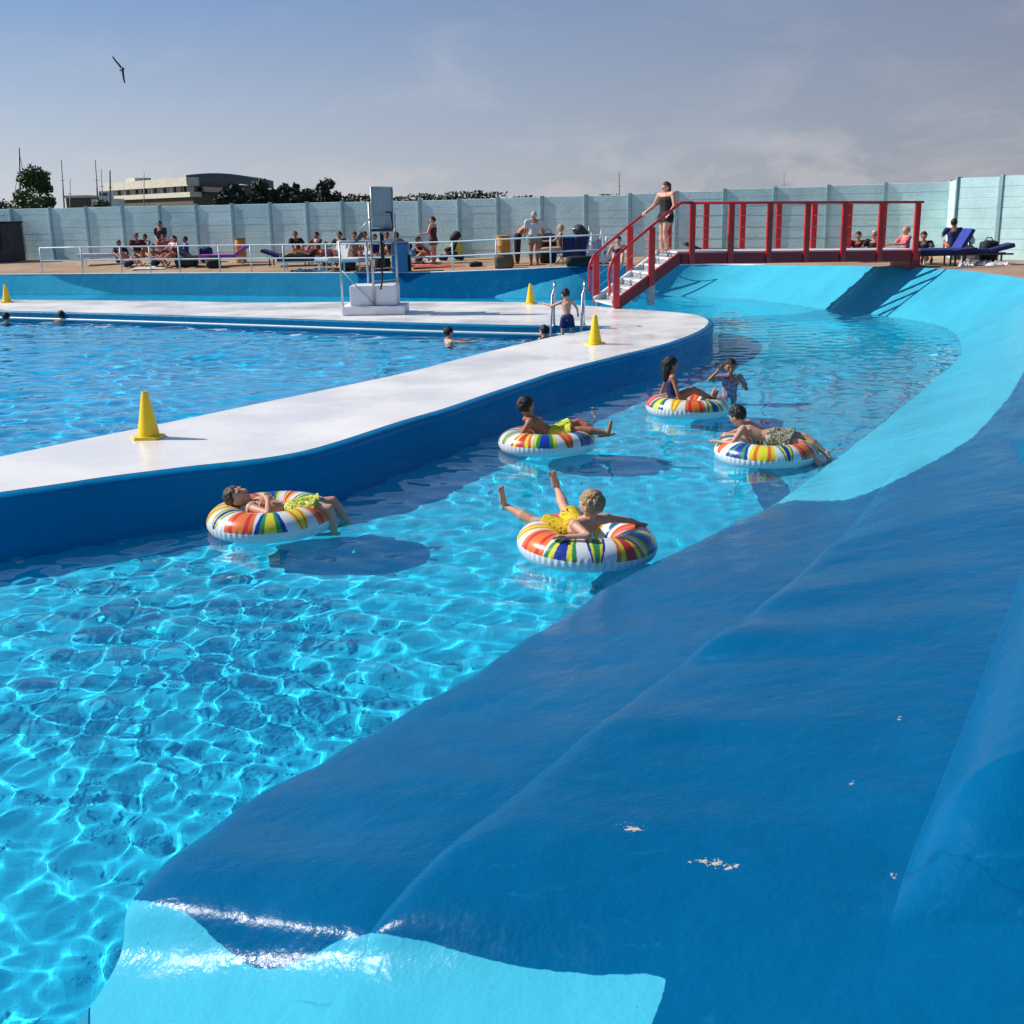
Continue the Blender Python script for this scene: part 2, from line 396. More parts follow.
rows['W'] = rows['W'] + dirAW/lenAW*wob_[:,None]; U = U + dirAW/lenAW*wob_[:,None]
cols = seg(U, rows['W'], 6)
cols += segw(rows['W'], rows['A'], 34, lambda t, L: cre*wv*.06*(1-np.exp(-t*L/.07))*(1-t)**.8)
cols += segw(rows['A'], rows['B'], 40, lambda t, L: cre*wv2*.10*(1-np.exp(-t*L/.05))*(1-t))
cols += segw(rows['B'], rows['E'], 34, lambda t, L: creB*.42*(1-np.exp(-t*L/.17))*(1-t)**1.5, False)
PB = np.stack(cols, 1)
Vb, Fb = grid_mesh(PB)
lump = np.array([.016*noise.noise(Vc((x*.9, y*.9, 3))) + .006*noise.noise(Vc((x*2.8, y*2.8, 9))) + .0022*noise.noise(Vc((x*9, y*9, 1))) for x, y, z in Vb])
fade = np.clip((Vb[:,2]+.05)/.15, .25, 1)
Vb = Vb.copy(); Vb[:,2] += lump*fade
px, py, pz = project(Vb)
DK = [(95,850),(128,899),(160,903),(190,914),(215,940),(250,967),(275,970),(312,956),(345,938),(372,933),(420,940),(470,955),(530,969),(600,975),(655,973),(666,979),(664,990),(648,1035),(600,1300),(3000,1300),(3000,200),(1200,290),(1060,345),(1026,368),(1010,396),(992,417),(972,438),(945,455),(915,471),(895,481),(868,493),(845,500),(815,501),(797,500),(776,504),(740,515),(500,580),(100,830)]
FD = [(358,240),(358,330),(440,330),(488,304),(497,295.5),(520,289),(545,282),(584,272.5),(606,265),(625,258),(625,240)]  # far bank patch: darker paint together with the bank's shade painted in
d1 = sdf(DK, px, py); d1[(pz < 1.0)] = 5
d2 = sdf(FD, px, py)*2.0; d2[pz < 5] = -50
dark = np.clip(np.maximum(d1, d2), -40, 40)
def spot(cx, cy, rx, ry, rot):
    a = R(rot); u = ((px-cx)*math.cos(a)+(py-cy)*math.sin(a))/rx; v = (-(px-cx)*math.sin(a)+(py-cy)*math.cos(a))/ry
    return 1-np.clip(np.hypot(u, v), 0, 2)
chip = np.maximum.reduce([spot(632,829,22,8,15), spot(722,865,30,8,12), spot(700,862,18,5,5), spot(893,875,6,5,0), spot(900,718,6,3,0), spot(640,868,5,3,0), spot(855,783,8,4,0)]); chip[pz < 1] = -1
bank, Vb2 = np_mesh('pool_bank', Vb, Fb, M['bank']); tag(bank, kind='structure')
attr(bank.data, 'mid', np.where(pz > 5, np.clip(sdf([(48,272),(60,280),(78,286),(108,293),(140,300),(362,300),(362,260),(48,260)], px, py), -5, 5), -5)); attr(bank.data, 'dark', dark); attr(bank.data, 'chip', chip)  # 'mid' masks the painted-in shade on the far-left bank
bank.cycles.is_caustics_receiver = True
# terrace behind the rim
m, nt, p = newmat('terrace_concrete'); p.inputs['Roughness'].default_value = .85
n1 = noise_node(nt, .7, 6, coord='World'); n2 = noise_node(nt, 25, 4, coord='World')
q = mixcol(nt, maprange(nt, n1.outputs[0], .3, .7, 0, 1), c(160,128,100), c(196,166,138))
nt.links.new(mixcol(nt, maprange(nt, n2.outputs[0], .3, .7, 0, .35), q, c(130,104,84)), p.inputs['Base Color']); bump(nt, p, n2.outputs[0], .006)
M['terrace'] = m
rimB = rows['E'].copy()
tc_ = seg(rimB, rows['T'], 10) + seg(rows['T'], rows['F'], 6, False)
Vt, Ft = grid_mesh(np.stack(tc_, 1))
bvh = BVHTree.FromPolygons([tuple(v) for v in Vt], [tuple(int(i) for i in f) for f in Ft])
lift = Vt.copy(); lift[:,2] += np.where(np.arange(len(Vt)) % len(tc_) == 0, -.012, .0)
terr, _ = np_mesh('terrace', lift, Ft, M['terrace']); tag(terr, kind='structure')
def T(x, y):
    d = ray(x, y).normalized(); h = bvh.ray_cast(CAM, d)
    return h[0] if h[0] is not None else G(x, y, 1.0)
def Tz(p):
    h = bvh.ray_cast(Vc((p[0], p[1], 20)), Vc((0,0,-1))); return h[0].z if h[0] is not None else 1.0
# pool coping: thin pale rounded lip along the rim
# far ground
M['field'] = mat('field_ground', (.10,.11,.06,1), .95, .3, scale=.1, coord='World')
mb = MB(); mb.add([(-3000,58,.97),(3000,58,.97),(3000,4000,.97),(-3000,4000,.97)], [(0,1,2,3)])
tag(obj('field', mb, 'field'), kind='structure')
mb = MB(); mb.add([(-3000,-2000,-1.6),(3000,-2000,-1.6),(3000,4000,-1.6),(-3000,4000,-1.6)], [(0,1,2,3)])
tag(obj('ground', mb, 'field'), kind='structure')

# ------------------------------------------------------------------ island deck
ZD = .37; ZW2 = .13
outer_px = [(0,492),(102,477),(182,467),(300,451.5),(400,421),(451,406),(507,387),(557,371),(603,359),(660,345),(684,337),(700,330),(708,323),(703,317),(683,313),(640,309.5),(590,306),(530,302.5),(408,301.5),(256,302.5),(175,301),(40,300),(0,299.5)]
inner_px = [(0,456.5),(80,440),(160,424),(256,404),(400,374),(451,361),(514,345.5),(562,335),(600,329),(611,327),(600,326),(562,325.5),(501,324.5),(400,322),(256,317.5),(100,313),(0,310.5)]
o3 = [P3(G(x, y, ZD)) for x, y in outer_px]; i3 = [P3(G(x, y, ZD)) for x, y in inner_px]
def ext(a, b, t): a = np.array(a); b = np.array(b); d = (a-b)/np.linalg.norm(a-b); return tuple(a+d*t)
o3 = [ext(o3[0], o3[2], 9.5), ext(o3[0], o3[2], 4)] + o3 + [ext(o3[-1], o3[-3], 8), ext(o3[-1], o3[-3], 18)]
i3 = [ext(i3[0], i3[2], 9.5), ext(i3[0], i3[2], 4)] + i3 + [ext(i3[-1], i3[-3], 8), ext(i3[-1], i3[-3], 18)]
oc = catmull(o3, 6)
ic = np.vstack([catmull(i3[:12], 5), catmull(i3[11:], 5)[1:]])
def offset(C, d, z=None):
    t = np.gradient(C[:,:2], axis=0); t /= np.linalg.norm(t, axis=1, keepdims=True)+1e-9
    o = C.copy(); o[:,0] += t[:,1]*d; o[:,1] -= t[:,0]*d     # right side of travel
    if z is not None: o[:,2] = z
    return o
wob = np.array([noise.noise(Vc((p[0]*1.3, p[1]*1.3, 0))) for p in oc])*.018
ocw = offset(oc, 0); t_ = np.gradient(oc[:,:2], axis=0); t_ /= np.linalg.norm(t_, axis=1, keepdims=True)
ocw[:,0] += t_[:,1]*wob; ocw[:,1] -= t_[:,0]*wob
poly = np.vstack([ocw, ic[::-1]])
m, nt, p = newmat('white_deck'); 
n1 = noise_node(nt, .8, 5, coord='World'); n2 = noise_node(nt, 9, 5, .6, coord='World'); n3 = noise_node(nt, 60, 3, coord='World')
q = mixcol(nt, maprange(nt, n1.outputs[0], .3, .7, 0, 1), (.90,.87,.84,1), (.94,.91,.88,1))
q = mixcol(nt, maprange(nt, n2.outputs[0], .58, .8, 0, .35), q, (.52,.51,.53,1))
nt.links.new(q, p.inputs['Base Color'])
nt.links.new(maprange(nt, n1.outputs[0], .35, .65, .12, .45), p.inputs['Roughness']); bump(nt, p, n3.outputs[0], .0015, .6)
M['deck'] = m
me = bpy.data.meshes.new('deck'); bm = bmesh.new()
vs = [bm.verts.new((x, y, ZD)) for x, y, z in poly]; f = bm.faces.new(vs); f.normal_update()
if f.normal.z < 0: f.normal_flip()
bmesh.ops.triangulate(bm, faces=[f]); bm.to_mesh(me); bm.free(); me.materials.append(M['deck'])
deck = link('island_deck', me); tag(deck, kind='structure')
def loftm(name, curves, m):
    P = np.stack(curves, 1); V, F = grid_mesh(P); o, _ = np_mesh(name, V, F, m); tag(o, kind='structure'); o.cycles.is_caustics_receiver = True; return o
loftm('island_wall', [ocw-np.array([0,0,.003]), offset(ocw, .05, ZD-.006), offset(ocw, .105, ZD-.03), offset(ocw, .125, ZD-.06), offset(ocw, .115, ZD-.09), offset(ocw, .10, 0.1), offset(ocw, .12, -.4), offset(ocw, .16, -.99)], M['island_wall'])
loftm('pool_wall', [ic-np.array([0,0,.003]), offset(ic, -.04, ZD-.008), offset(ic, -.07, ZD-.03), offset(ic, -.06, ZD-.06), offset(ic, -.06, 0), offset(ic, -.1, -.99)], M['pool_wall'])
mb = MB(); mb.add([(-45,-6,-.74),(20,-6,-.74),(20,50,-.74),(-45,50,-.74)], [(0,1,2,3)])
fl = tag(obj('pool_floor', mb, 'floor'), kind='structure'); fl.cycles.is_caustics_receiver = True
# dark lane lines are not visible; white gutter pipe on the far inner wall
far_in = [p for p in catmull(i3[11:], 5)]
pc = offset(np.array(far_in), -.11, .20)
pc = pc[2:-6]
mb = MB(); mb.tube([tuple(p) for p in pc], .028, 8)
tag(obj('grab_rail', mb, 'white_metal', smooth=True), 'white grab rail running along the far wall of the inner pool', 'rail')
# ------------------------------------------------------------------ water
m, nt, p = newmat('water')
p.inputs['Base Color'].default_value = (.93,.985,1,1)
p.inputs['Roughness'].default_value = 0; p.inputs['Transmission Weight'].default_value = 1; p.inputs['IOR'].default_value = 1.333
M['water'] = m
def waves(n, lo, hi, amp, spread, mean, seed):
    r = np.random.default_rng(seed); out = []
    for _ in range(n):
        lam = math.exp(r.uniform(math.log(lo), math.log(hi))); th = r.normal(mean, spread)
        out.append((2*np.pi/lam*np.cos(th), 2*np.pi/lam*np.sin(th), r.uniform(0, 6.28), amp*lam))
    return out
W1 = waves(110, .08, .6, .0017, 1.1, 1.25, 3)
W2 = waves(90, .16, 1.2, .0028, .8, 1.45, 5)
def wz(X, Y, W):
    wx = X + .12*np.sin(.9*Y+1.1)+.1*np.sin(1.7*X+.6*Y); wy = Y + .12*np.sin(1.1*X+.4)
    Z = 0*X
    for kx, ky, ph, a in W: Z = Z + a*np.sin(kx*wx+ky*wy+ph)
    return Z*(.75+.45*np.sin(.55*X+.4*Y)*np.sin(.35*X-.6*Y+1))
ys = [.2]
while ys[-1] < 49: ys.append(ys[-1] + .0034*(ys[-1]+2.6))
ys = np.array(ys); us = np.linspace(-1.0, .62, 470)
Yg = ys[:,None]+0*us[None,:]; Xg = us[None,:]*(Yg+2.5)
cx = (Xg[:-1,:-1]+Xg[1:,1:])/2; cy = (Yg[:-1,:-1]+Yg[1:,1:])/2
shr = np.vstack([offset(oc, -.25), offset(ic, .25)[::-1]])
isl_full = oc[:,:2]
full = np.vstack([offset(oc, -.25)[:,:2]])
m1 = ~inside(full, cx, cy)
V, F = grid_mesh(np.stack([Xg, Yg, wz(Xg, Yg, W1)], -1), m1)
wa, _ = np_mesh('channel_water', V, F, M['water']); tag(wa, kind='structure'); wa.cycles.is_caustics_caster = True
m2 = inside(offset(ic, .22)[:,:2], cx, cy)
V, F = grid_mesh(np.stack([Xg, Yg, ZW2+wz(Xg, Yg, W2)], -1), m2)
M['water2'] = M['water'].copy(); M['water2'].node_tree.nodes['Principled BSDF'].inputs['Base Color'].default_value = (.45,.80,.93,1)
wb, _ = np_mesh('pool_water', V, F, M['water2']); tag(wb, kind='structure'); wb.cycles.is_caustics_caster = True
EXTRA = True
#@@O-BEGIN
# ------------------------------------------------------------------ people
def evalmesh(mb, vox, smooth_it, name):
    me = bpy.data.meshes.new('tmp'); me.from_pydata(mb.v, [], mb.f); o = bpy.data.objects.new('tmp', me); COL.objects.link(o)
    r = o.modifiers.new('r', 'REMESH'); r.mode = 'VOXEL'; r.voxel_size = vox; r.use_smooth_shade = True
    if smooth_it: s_ = o.modifiers.new('s', 'SMOOTH'); s_.iterations = smooth_it; s_.factor = .5
    dg = bpy.context.evaluated_depsgraph_get(); ev = o.evaluated_get(dg)
    out = bpy.data.meshes.new_from_object(ev, depsgraph=dg); out.name = name
    bpy.data.objects.remove(o); bpy.data.meshes.remove(me)
    out.polygons.foreach_set('use_smooth', [True]*len(out.polygons)); return out
def vn(v): return Vc(v).normalized()
def person(label, group, root, H, right, torso, legs, arms, head=(0,0,1), face=(0,1,0), chest=None, hs=.2, skin='skin',
           hair='hair_dark', hairlen=0, wear=(), vox=.012, detail=False, cat='person', wide=1.0, footdir=None):
    """right: the person's right; legs/arms: ((upper dir, lower dir) for right, same for left)"""
    root = Vc(root); Rt = vn(right); up1 = vn(torso); up2 = vn(chest or torso); W = wide
    th = thing('person', label, cat, root, group)
    mid = root + up1*(.13*H); nb = mid + up2*(.165*H)
    Rt1 = (Rt - up1*Rt.dot(up1)).normalized(); Rt2 = (Rt - up2*Rt.dot(up2)).normalized()
    front = up2.cross(Rt2).normalized(); front1 = up1.cross(Rt1).normalized()
    hu = vn(head); hf = vn(face); hf = (hf - hu*hf.dot(hu)).normalized(); hr = hf.cross(hu)
    hc = nb + vn(tuple(up2*.5+hu*.5))*(.018*H) + hu*(hs*.47)
    b = MB()
    b.capsule(root-Rt1*(.035*H), root+Rt1*(.035*H), .058*H*W, .058*H*W)                       # pelvis
    b.capsule(root+up1*.02*H, mid, .052*H*W, .048*H*W, side=Rt1, sf=1.3)
    b.capsule(mid, nb-up2*.07*H, .050*H*W, .058*H*W, side=Rt2, sf=1.45)
    b.capsule(nb-up2*.07*H, nb-up2*.03*H, .056*H*W, .034*H, side=Rt2, sf=1.6)
    b.capsule(nb-up2*.02*H, hc-hu*(hs*.2)-hf*(hs*.06), .031*H, .027*H)                    # neck
    sh = []
    for s, (ua, fa) in zip((1, -1), arms):
        ua, fa = vn(ua), vn(fa)
        sp = nb - up2*(.024*H) + Rt2*(s*.106*H*W); el = sp + ua*(.165*H); wr = el + fa*(.145*H)
        b.capsule(nb-up2*.022*H+Rt2*(s*.035*H), sp, .036*H, .032*H*W)
        b.capsule(sp, el, .028*H*W, .021*H); b.capsule(el, wr, .0215*H, .0145*H)
        sh.append((sp, el, wr))
        side = fa.cross(front if abs(fa.dot(front)) < .8 else up2).normalized()
        nrm = side.cross(fa).normalized()
        pe = wr + fa*(.045*H)
        if detail:
            b.capsule(wr+fa*.008*H, pe, .013*H, .014*H, side=side, sf=1.6)
            for i in range(4):
                ln = (.034, .04, .037, .028)[i]*H; f0 = pe + side*((i-1.5)*.0135*H)
                k1 = f0 + (fa + side*((i-1.5)*.07)).normalized()*(ln*.55); k2 = k1 + (fa - nrm*.55).normalized()*(ln*.5)
                b.capsule(f0-fa*.01*H, k1, .0062*H, .0056*H, n=7, m=2); b.capsule(k1, k2, .0056*H, .0048*H, n=7, m=2)
            t0 = wr + fa*.014*H + side*(-.014*H); t1 = t0 + (fa*.6 - side*.8).normalized()*(.03*H); t2 = t1 + (fa - nrm*.3).normalized()*(.018*H)
            b.capsule(t0, t1, .0075*H, .0062*H, n=7, m=2); b.capsule(t1, t2, .006*H, .005*H, n=7, m=2)
        else: b.capsule(wr, wr+fa*.075*H, .016*H, .011*H, side=side, sf=1.4)
    lg = []
    for s, q in zip((1, -1), legs):
        tu, sd_ = vn(q[0]), vn(q[1]); hp = root + Rt1*(s*.052*H); kn = hp + tu*(.235*H); an = kn + sd_*(.225*H)
        b.capsule(hp, kn, .052*H*W, .033*H); b.capsule(kn, kn+sd_*.09*H, .032*H, .033*H*W); b.capsule(kn+sd_*.08*H, an, .033*H*W, .019*H)
        if len(q) > 2: fd = vn(q[2])
        else:
            fd = front1 - sd_*front1.dot(sd_); fd = fd.normalized() if fd.length > .2 else vn((0,0,1))
        heel = an + sd_*.02*H; toe = heel + fd*(.105*H); fs = fd.cross(sd_).normalized()
        b.capsule(heel-fd*.018*H, heel+fd*.04*H, .022*H, .021*H); b.capsule(heel+fd*.03*H, toe, .021*H, .015*H, side=fs, sf=1.45)
        if detail:
            for i in range(5): b.capsule(toe+fs*((i-2)*.011*H), toe+fs*((i-2)*.012*H)+fd*((.026 if i == (4 if s > 0 else 0) else .02)*H), .0075*H, .0065*H, n=7, m=2)
        lg.append((hp, kn, an))
    # head
    a, bb, cc_ = hs*.37, hs*.44, hs*.5
    b.ell(hc+hu*hs*.06, (hr*a, hf*bb, hu*cc_*.86), 18, 12)
    b.capsule(hc-hu*hs*.12+hf*hs*.04, hc-hu*hs*.33+hf*hs*.2, hs*.3, hs*.14, side=hr, sf=1.08)   # jaw and chin
    if detail or hs*1.0 > 0:
        b.capsule(hc+hf*hs*.40+hu*hs*.03, hc+hf*hs*.50-hu*hs*.13, hs*.035, hs*.06, n=8, m=3)      # nose
        for s in (1, -1):
            b.ell(hc+hr*(s*hs*.37)-hf*hs*.02-hu*hs*.04, (hr*hs*.035, hf*hs*.08, hu*hs*.13), 8, 6)
            if detail: b.ell(hc+hf*hs*.36+hr*(s*hs*.14)+hu*hs*.1, (hr*hs*.12, hf*hs*.06, hu*hs*.04), 8, 6)
        if detail: b.ell(hc+hf*hs*.39-hu*hs*.235, (hr*hs*.11, hf*hs*.05, hu*hs*.045), 8, 6)
    me = evalmesh(b, vox, 2 if detail else 3, 'body'); me.materials.clear(); me.materials.append(M[skin])
    bo = link('body', me, th); bo.cycles.is_caustics_receiver = True
    # hair
    hb = MB(); hb.ell(hc+hu*hs*.12-hf*hs*.03, (hr*a*1.08, hf*bb*1.05, hu*cc_*.92), 22, 16)
    if hairlen: 
        hb.capsule(hc-hf*hs*.25+hu*hs*.1, hc-hf*hs*(.34)-hu*hs*(.2+hairlen), hs*.34, hs*.16, side=hr, sf=1.15)
    hm = evalmesh(hb, hs*.03, 1, 'hair'); bmh = bmesh.new(); bmh.from_mesh(hm); kill = []
    for f in bmh.faces:
        q = f.calc_center_median() - hc
        x, y, z = q.dot(hr)/hs, q.dot(hf)/hs, q.dot(hu)/hs
        hl = .27 - .08*abs(x)*2 + .04*math.sin(x*30)
        if (y > .16 and z < hl) or (z < -.22 and not hairlen) or (abs(x) > .27 and -.06 < y and z < .02+y*.5): kill.append(f)
    bmesh.ops.delete(bmh, geom=kill, context='FACES')
    for v in bmh.verts:
        q = v.co*(1/hs); v.co += (v.co-hc).normalized()*(hs*.04*noise.noise(q*7)+hs*.028*noise.noise(Vc((q.x*24, q.y*24, q.z*9))))
    bmh.to_mesh(hm); bmh.free(); hm.materials.clear(); hm.materials.append(M[hair])
    hm.polygons.foreach_set('use_smooth', [True]*len(hm.polygons)); link('hair', hm, bo)
    if detail:
        for s in (1, -1):
            e = MB().ell(hc+hf*hs*.385+hr*(s*hs*.145)+hu*hs*.045, (hr*hs*.055, hf*hs*.04, hu*hs*.028), 10, 8); obj('eye', e, 'eye', bo, True)
        e = MB().ell(hc+hf*hs*.415-hu*hs*.235, (hr*hs*.10, hf*hs*.035, hu*hs*.028), 10, 8); obj('mouth', e, 'lip', bo, True)
    # clothing
    g = .0075*H
    for wname, wm in wear:
        k = MB()
        if wname in ('trunks', 'trousers', 'skirt'):
            f_ = {'trunks': .66, 'trousers': 1.0, 'skirt': .5}[wname]
            k.capsule(root-Rt1*(.035*H)+up1*.012*H, root+Rt1*(.035*H)+up1*.012*H, .058*H*W+g, .058*H*W+g)
            k.capsule(root-up1*.01*H, root+up1*.055*H, .058*H*W+g, .052*H*W+g, side=Rt1, sf=1.3, flat=True)
            for (hp, kn, an) in lg:
                e = hp.lerp(kn, f_); k.capsule(hp, e, .054*H*W+g*1.2, (.054*H*W+g*1.8 if wname != 'trousers' else .036*H+g), flat=True, n=16); k.capsule(hp, hp.lerp(kn, .1), .054*H*W+g, .054*H*W+g)
                if wname == 'trousers': k.capsule(kn, kn.lerp(an, .85), .037*H+g, .03*H+g)
        if wname in ('swimsuit', 'dress', 'shirt'):
            top = nb - up2*(.02*H if wname == 'shirt' else .075*H)
            if wname != 'shirt':
                k.capsule(root-Rt1*(.035*H), root+Rt1*(.035*H), .058*H*W+g, .058*H*W+g)
                k.capsule(root, mid, .054*H*W+g, .05*H*W+g, side=Rt1, sf=1.3)
            else: k.capsule(root+up1*.02*H, mid, .057*H*W+g*1.5, .055*H*W+g, side=Rt1, sf=1.3)
            k.capsule(mid, nb-up2*.09*H, .052*H*W+g, .058*H*W+g, side=Rt2, sf=1.45)
            k.capsule(nb-up2*.11*H, top, .058*H*W+g, (.034 if wname == 'shirt' else .058)*H*W+g, side=Rt2, sf=1.5, flat=True)
            if wname == 'shirt':
                for s, (sp, el, wr) in zip((1, -1), sh): k.capsule(sp, sp.lerp(el, .75), .033*H*W+g, .03*H+g, flat=True); k.capsule(nb-up2*.035*H+Rt2*(s*.05*H), sp, .036*H+g, .034*H+g)
            if wname == 'dress':
                for (hp, kn, an) in lg: k.capsule(hp, hp.lerp(kn, .45), .056*H*W+g, .06*H*W+g, flat=True, n=16)
        cm = evalmesh(k, max(vox, .007), 2, wname); cm.materials.clear(); cm.materials.append(M[wm]); oo = link(wname, cm, th); oo.cycles.is_caustics_receiver = True
    return th, dict(hc=hc, nb=nb, sh=sh, lg=lg)

# ------------------------------------------------------------------ swim rings
def make_ring():
    th = thing('swim_ring', 'ring', 'swim ring')
    Rm, r = .375, .182; nu, nv = 720, 60
    V = []; F = []; mi = []
    for i in range(nu):
        a = 2*math.pi*i/nu; wr = 1 + .006*math.sin(a*48)
        for j in range(nv):
            t = 2*math.pi*j/nv; rr = r*(1 + (.012*math.sin(a*60) if abs(math.sin(t)) < .25 else 0))
            V.append(((Rm+rr*math.cos(t))*math.cos(a), (Rm+rr*math.cos(t))*math.sin(a), .78*rr*math.sin(t)))
    cols = {'w':0,'o':1,'r':2,'b':3,'g':4,'y':5,'d':6}
    # twelve motifs round the ring: arches and pointed leaves in nested colours
    motifs = [('arch','oro'),('tri','bgy'),('vee','yoy'),('arch','oro'),('tri','gyb'),('vee','byg'),('tri','oyr'),('arch','ygb'),('vee','oro'),('tri','bgb'),('arch','yoy'),('vee','gyb')]
    nm = len(motifs)
    for i in range(nu):
        a = i/nu*nm; kind, cs = motifs[int(a) % nm]; x = abs((a % 1) - .5)*2
        for j in range(nv):
            t = 2*math.pi*(j+.5)/nv; el = t if t < math.pi*1.5 else t-2*math.pi
            col = 'w'; e0 = .10
            if e0 < el < math.pi+.1:
                q = (el-e0)/(math.pi+.1-e0)                                         # 0 outer edge .. 1 inner edge
                if kind == 'arch': wd = .97*math.sqrt(max(0, 1-(max(0, q-.35)/.65)**2))
                elif kind == 'tri': wd = 1.0*max(0, 1-q*.85)
                else: wd = .22+.76*min(1, q*1.5)
                if x < wd*.38: col = cs[2]
                elif x < wd*.70: col = cs[1]
                elif x < wd: col = cs[0]
            F.append((i*nv+j, ((i+1)%nu)*nv+j, ((i+1)%nu)*nv+(j+1)%nv, i*nv+(j+1)%nv)); mi.append(cols[col])
    me = bpy.data.meshes.new('tube'); me.from_pydata(V, [], F)
    for nme, cc in (('white',(.78,.8,.82,1)),('orange',c(236,120,50)),('red',c(216,52,40)),('blue',c(24,60,160)),('green',c(48,150,84)),('yellow',c(238,222,60)),('dark',c(30,60,60))):
        m = mat('ring_'+nme, cc, .28, .04, coat=.4); me.materials.append(m)
    me.polygons.foreach_set('material_index', mi); me.polygons.foreach_set('use_smooth', [True]*len(F)); me.update()
    o = link('tube', me, th); o.cycles.is_caustics_receiver = True
    vb = MB().lathe([(.0,-.004),(.012,-.004),(.012,.012),(.008,.016),(0,.016)], (Rm-.10, .0, .125), 12)
    obj('valve', vb, (lambda: (M['shirt_white']))(), th, True)
    return th
RZ = .075
ring0 = make_ring()
RC = {}
def place_ring(key, x, y, rz, label, tilt=(0,0), first=False, sc=1.0):
    p = G(x, y, RZ); r = ring0 if first else dup(ring0, p)
    r.location = (p.x, p.y, RZ); r.rotation_euler = (tilt[0], tilt[1], rz); r.scale = (sc,)*3; r['label'] = label; r['group'] = 'patterned swim rings in the channel'; RC[key] = Vc((p.x, p.y, RZ)); return r
place_ring('a', 587, 543, 1.9, 'patterned swim ring under the boy with both feet raised, nearest the blue bank', (R(2), R(-2)), True, 1.0)
place_ring('b', 272, 518, 4.1, 'patterned swim ring carrying the boy lying flat beside the white island', (0, R(1)))
place_ring('c', 547, 442, .7, 'patterned swim ring with a boy sitting up, between the island edge and open water', (R(-1), R(2)))
place_ring('d', 688, 407, 2.9, 'patterned swim ring with the long haired girl sitting on it', (R(1), R(-2)))
place_ring('e', 766, 451, 5.2, 'patterned swim ring with a boy lying face down across it', (0, R(2)))
K = Vc
def at(k, v): return RC[k] + Vc(v)
GR = 'children in the water channel'
person('fair haired boy in yellow trunks in a swim ring, both bare feet raised', GR, at('a', (-.12,.10,.09)), 1.22,
       right=(.92,.38,.1), torso=(.42,-.82,.20), chest=(.34,-.66,.52), legs=(((-.30,.80,.30),(-.14,.80,.30),(-.3,-.1,1)), ((-.78,.40,.16),(-.72,.50,.30),(-.15,-.1,1))),
       arms=(((.88,.30,-.18),(.45,.60,-.30)), ((.45,-.80,-.20),(-.96,.10,-.06))), head=(-.05,-.05,1), face=(-.75,.62,.05), hs=.225, hair='hair_fair', skin='skin', wear=(('trunks','trunks_yellow'),), vox=.006, detail=True, wide=1.14)
person('boy lying on his back across a swim ring, shins hanging in the water', GR, at('b', (.22,-.02,.07)), 1.33,
       right=(-.05,1,-.05), torso=(-1,.02,.10), chest=(-1,.02,.22), legs=(((1,.24,.16),(.45,.15,-.85)), ((1,-.10,.10),(.12,-.05,-1))),
       arms=(((.5,.8,-.2),(.5,.4,-.3)), ((.75,-.60,-.05),(-.15,.85,.30))), head=(-.85,-.05,.48), face=(.45,-.35,.8), hs=.225, hair='hair_brown', skin='skin', wear=(('trunks','trunks_lime'),), vox=.006, detail=True, wide=1.14)
person('dark haired boy sitting back in a swim ring, legs crossed at the ankle', GR, at('c', (.10,.03,.09)), 1.27,
       right=(-.15,-1,0), torso=(-.88,0,.30), chest=(-.72,0,.62), legs=(((.95,-.16,.22),(.92,-.18,-.10),(.2,-.2,1)), ((.90,.22,.36),(.76,-.35,-.42),(.8,-.2,.1))),
       arms=(((-.45,-.62,-.55),(.85,-.35,-.02)), ((-.3,.85,-.3),(.7,.5,-.1))), head=(-.1,0,1), face=(.75,.62,-.05), hs=.225, hair='hair_dark', skin='skin_tan', wear=(('trunks','trunks_leaf'),), vox=.007, detail=True, wide=1.14)
person('girl with long dark hair sitting upright on a swim ring', GR, at('d', (-.18,0,.10)), 1.18,
       right=(.1,-1,0), torso=(-.28,0,.95), chest=(-.10,0,1), legs=(((.80,-.12,.50),(.82,-.05,-.42)), ((.85,.15,.42),(.80,.05,-.35))),
       arms=(((.22,-.35,-.85),(.25,-.12,-.95)), ((-.2,.5,-.85),(-.3,.2,-.9))), head=(.05,0,1), face=(.88,.35,-.1), hs=.215, hair='hair_dark', hairlen=.65, skin='skin_tan', wear=(('swimsuit','navy'),), vox=.008, detail=True, wide=1.14)
person('dark haired boy lying face down over a swim ring with his soles showing', GR, at('e', (.09,-.02,.16)), 1.27,
       right=(.50,.80,.05), torso=(-.88,.36,.12), chest=(-.84,.36,.36), legs=(((.86,-.25,-.02),(.66,-.35,-.52),(.35,-.3,-.8)), ((.82,-.45,-.10),(.52,-.45,-.66),(.3,-.5,-.8))),
       arms=(((.0,.80,-.35),(-.75,-.1,-.25)), ((-.55,-.62,-.50),(-.70,.60,-.0))), head=(-.35,.1,.95), face=(-.75,.65,.05), hs=.215, hair='hair_dark', skin='skin', wear=(('trunks','trunks_grey'),), vox=.007, detail=True, wide=1.14)
pf = G(729, 395, 0)
person('girl in a purple printed top standing in the channel with both hands at her face', GR, (pf.x, pf.y, -.10), 1.30,
       right=(-.98,-.1,0), torso=(.03,0,1), legs=(((0,0,-1),(0,.1,-1)), ((0,0,-1),(0,.1,-1))),
       arms=(((-.75,-.45,-.05),(.62,-.1,.70)), ((.35,-.6,-.65),(-.62,-.35,.75))), head=(-.05,-.05,1), face=(-.1,-1,-.1), hs=.22, hair='hair_dark', hairlen=.1, skin='skin_tan', wear=(('shirt','suit_pattern'),), vox=.008, detail=True)
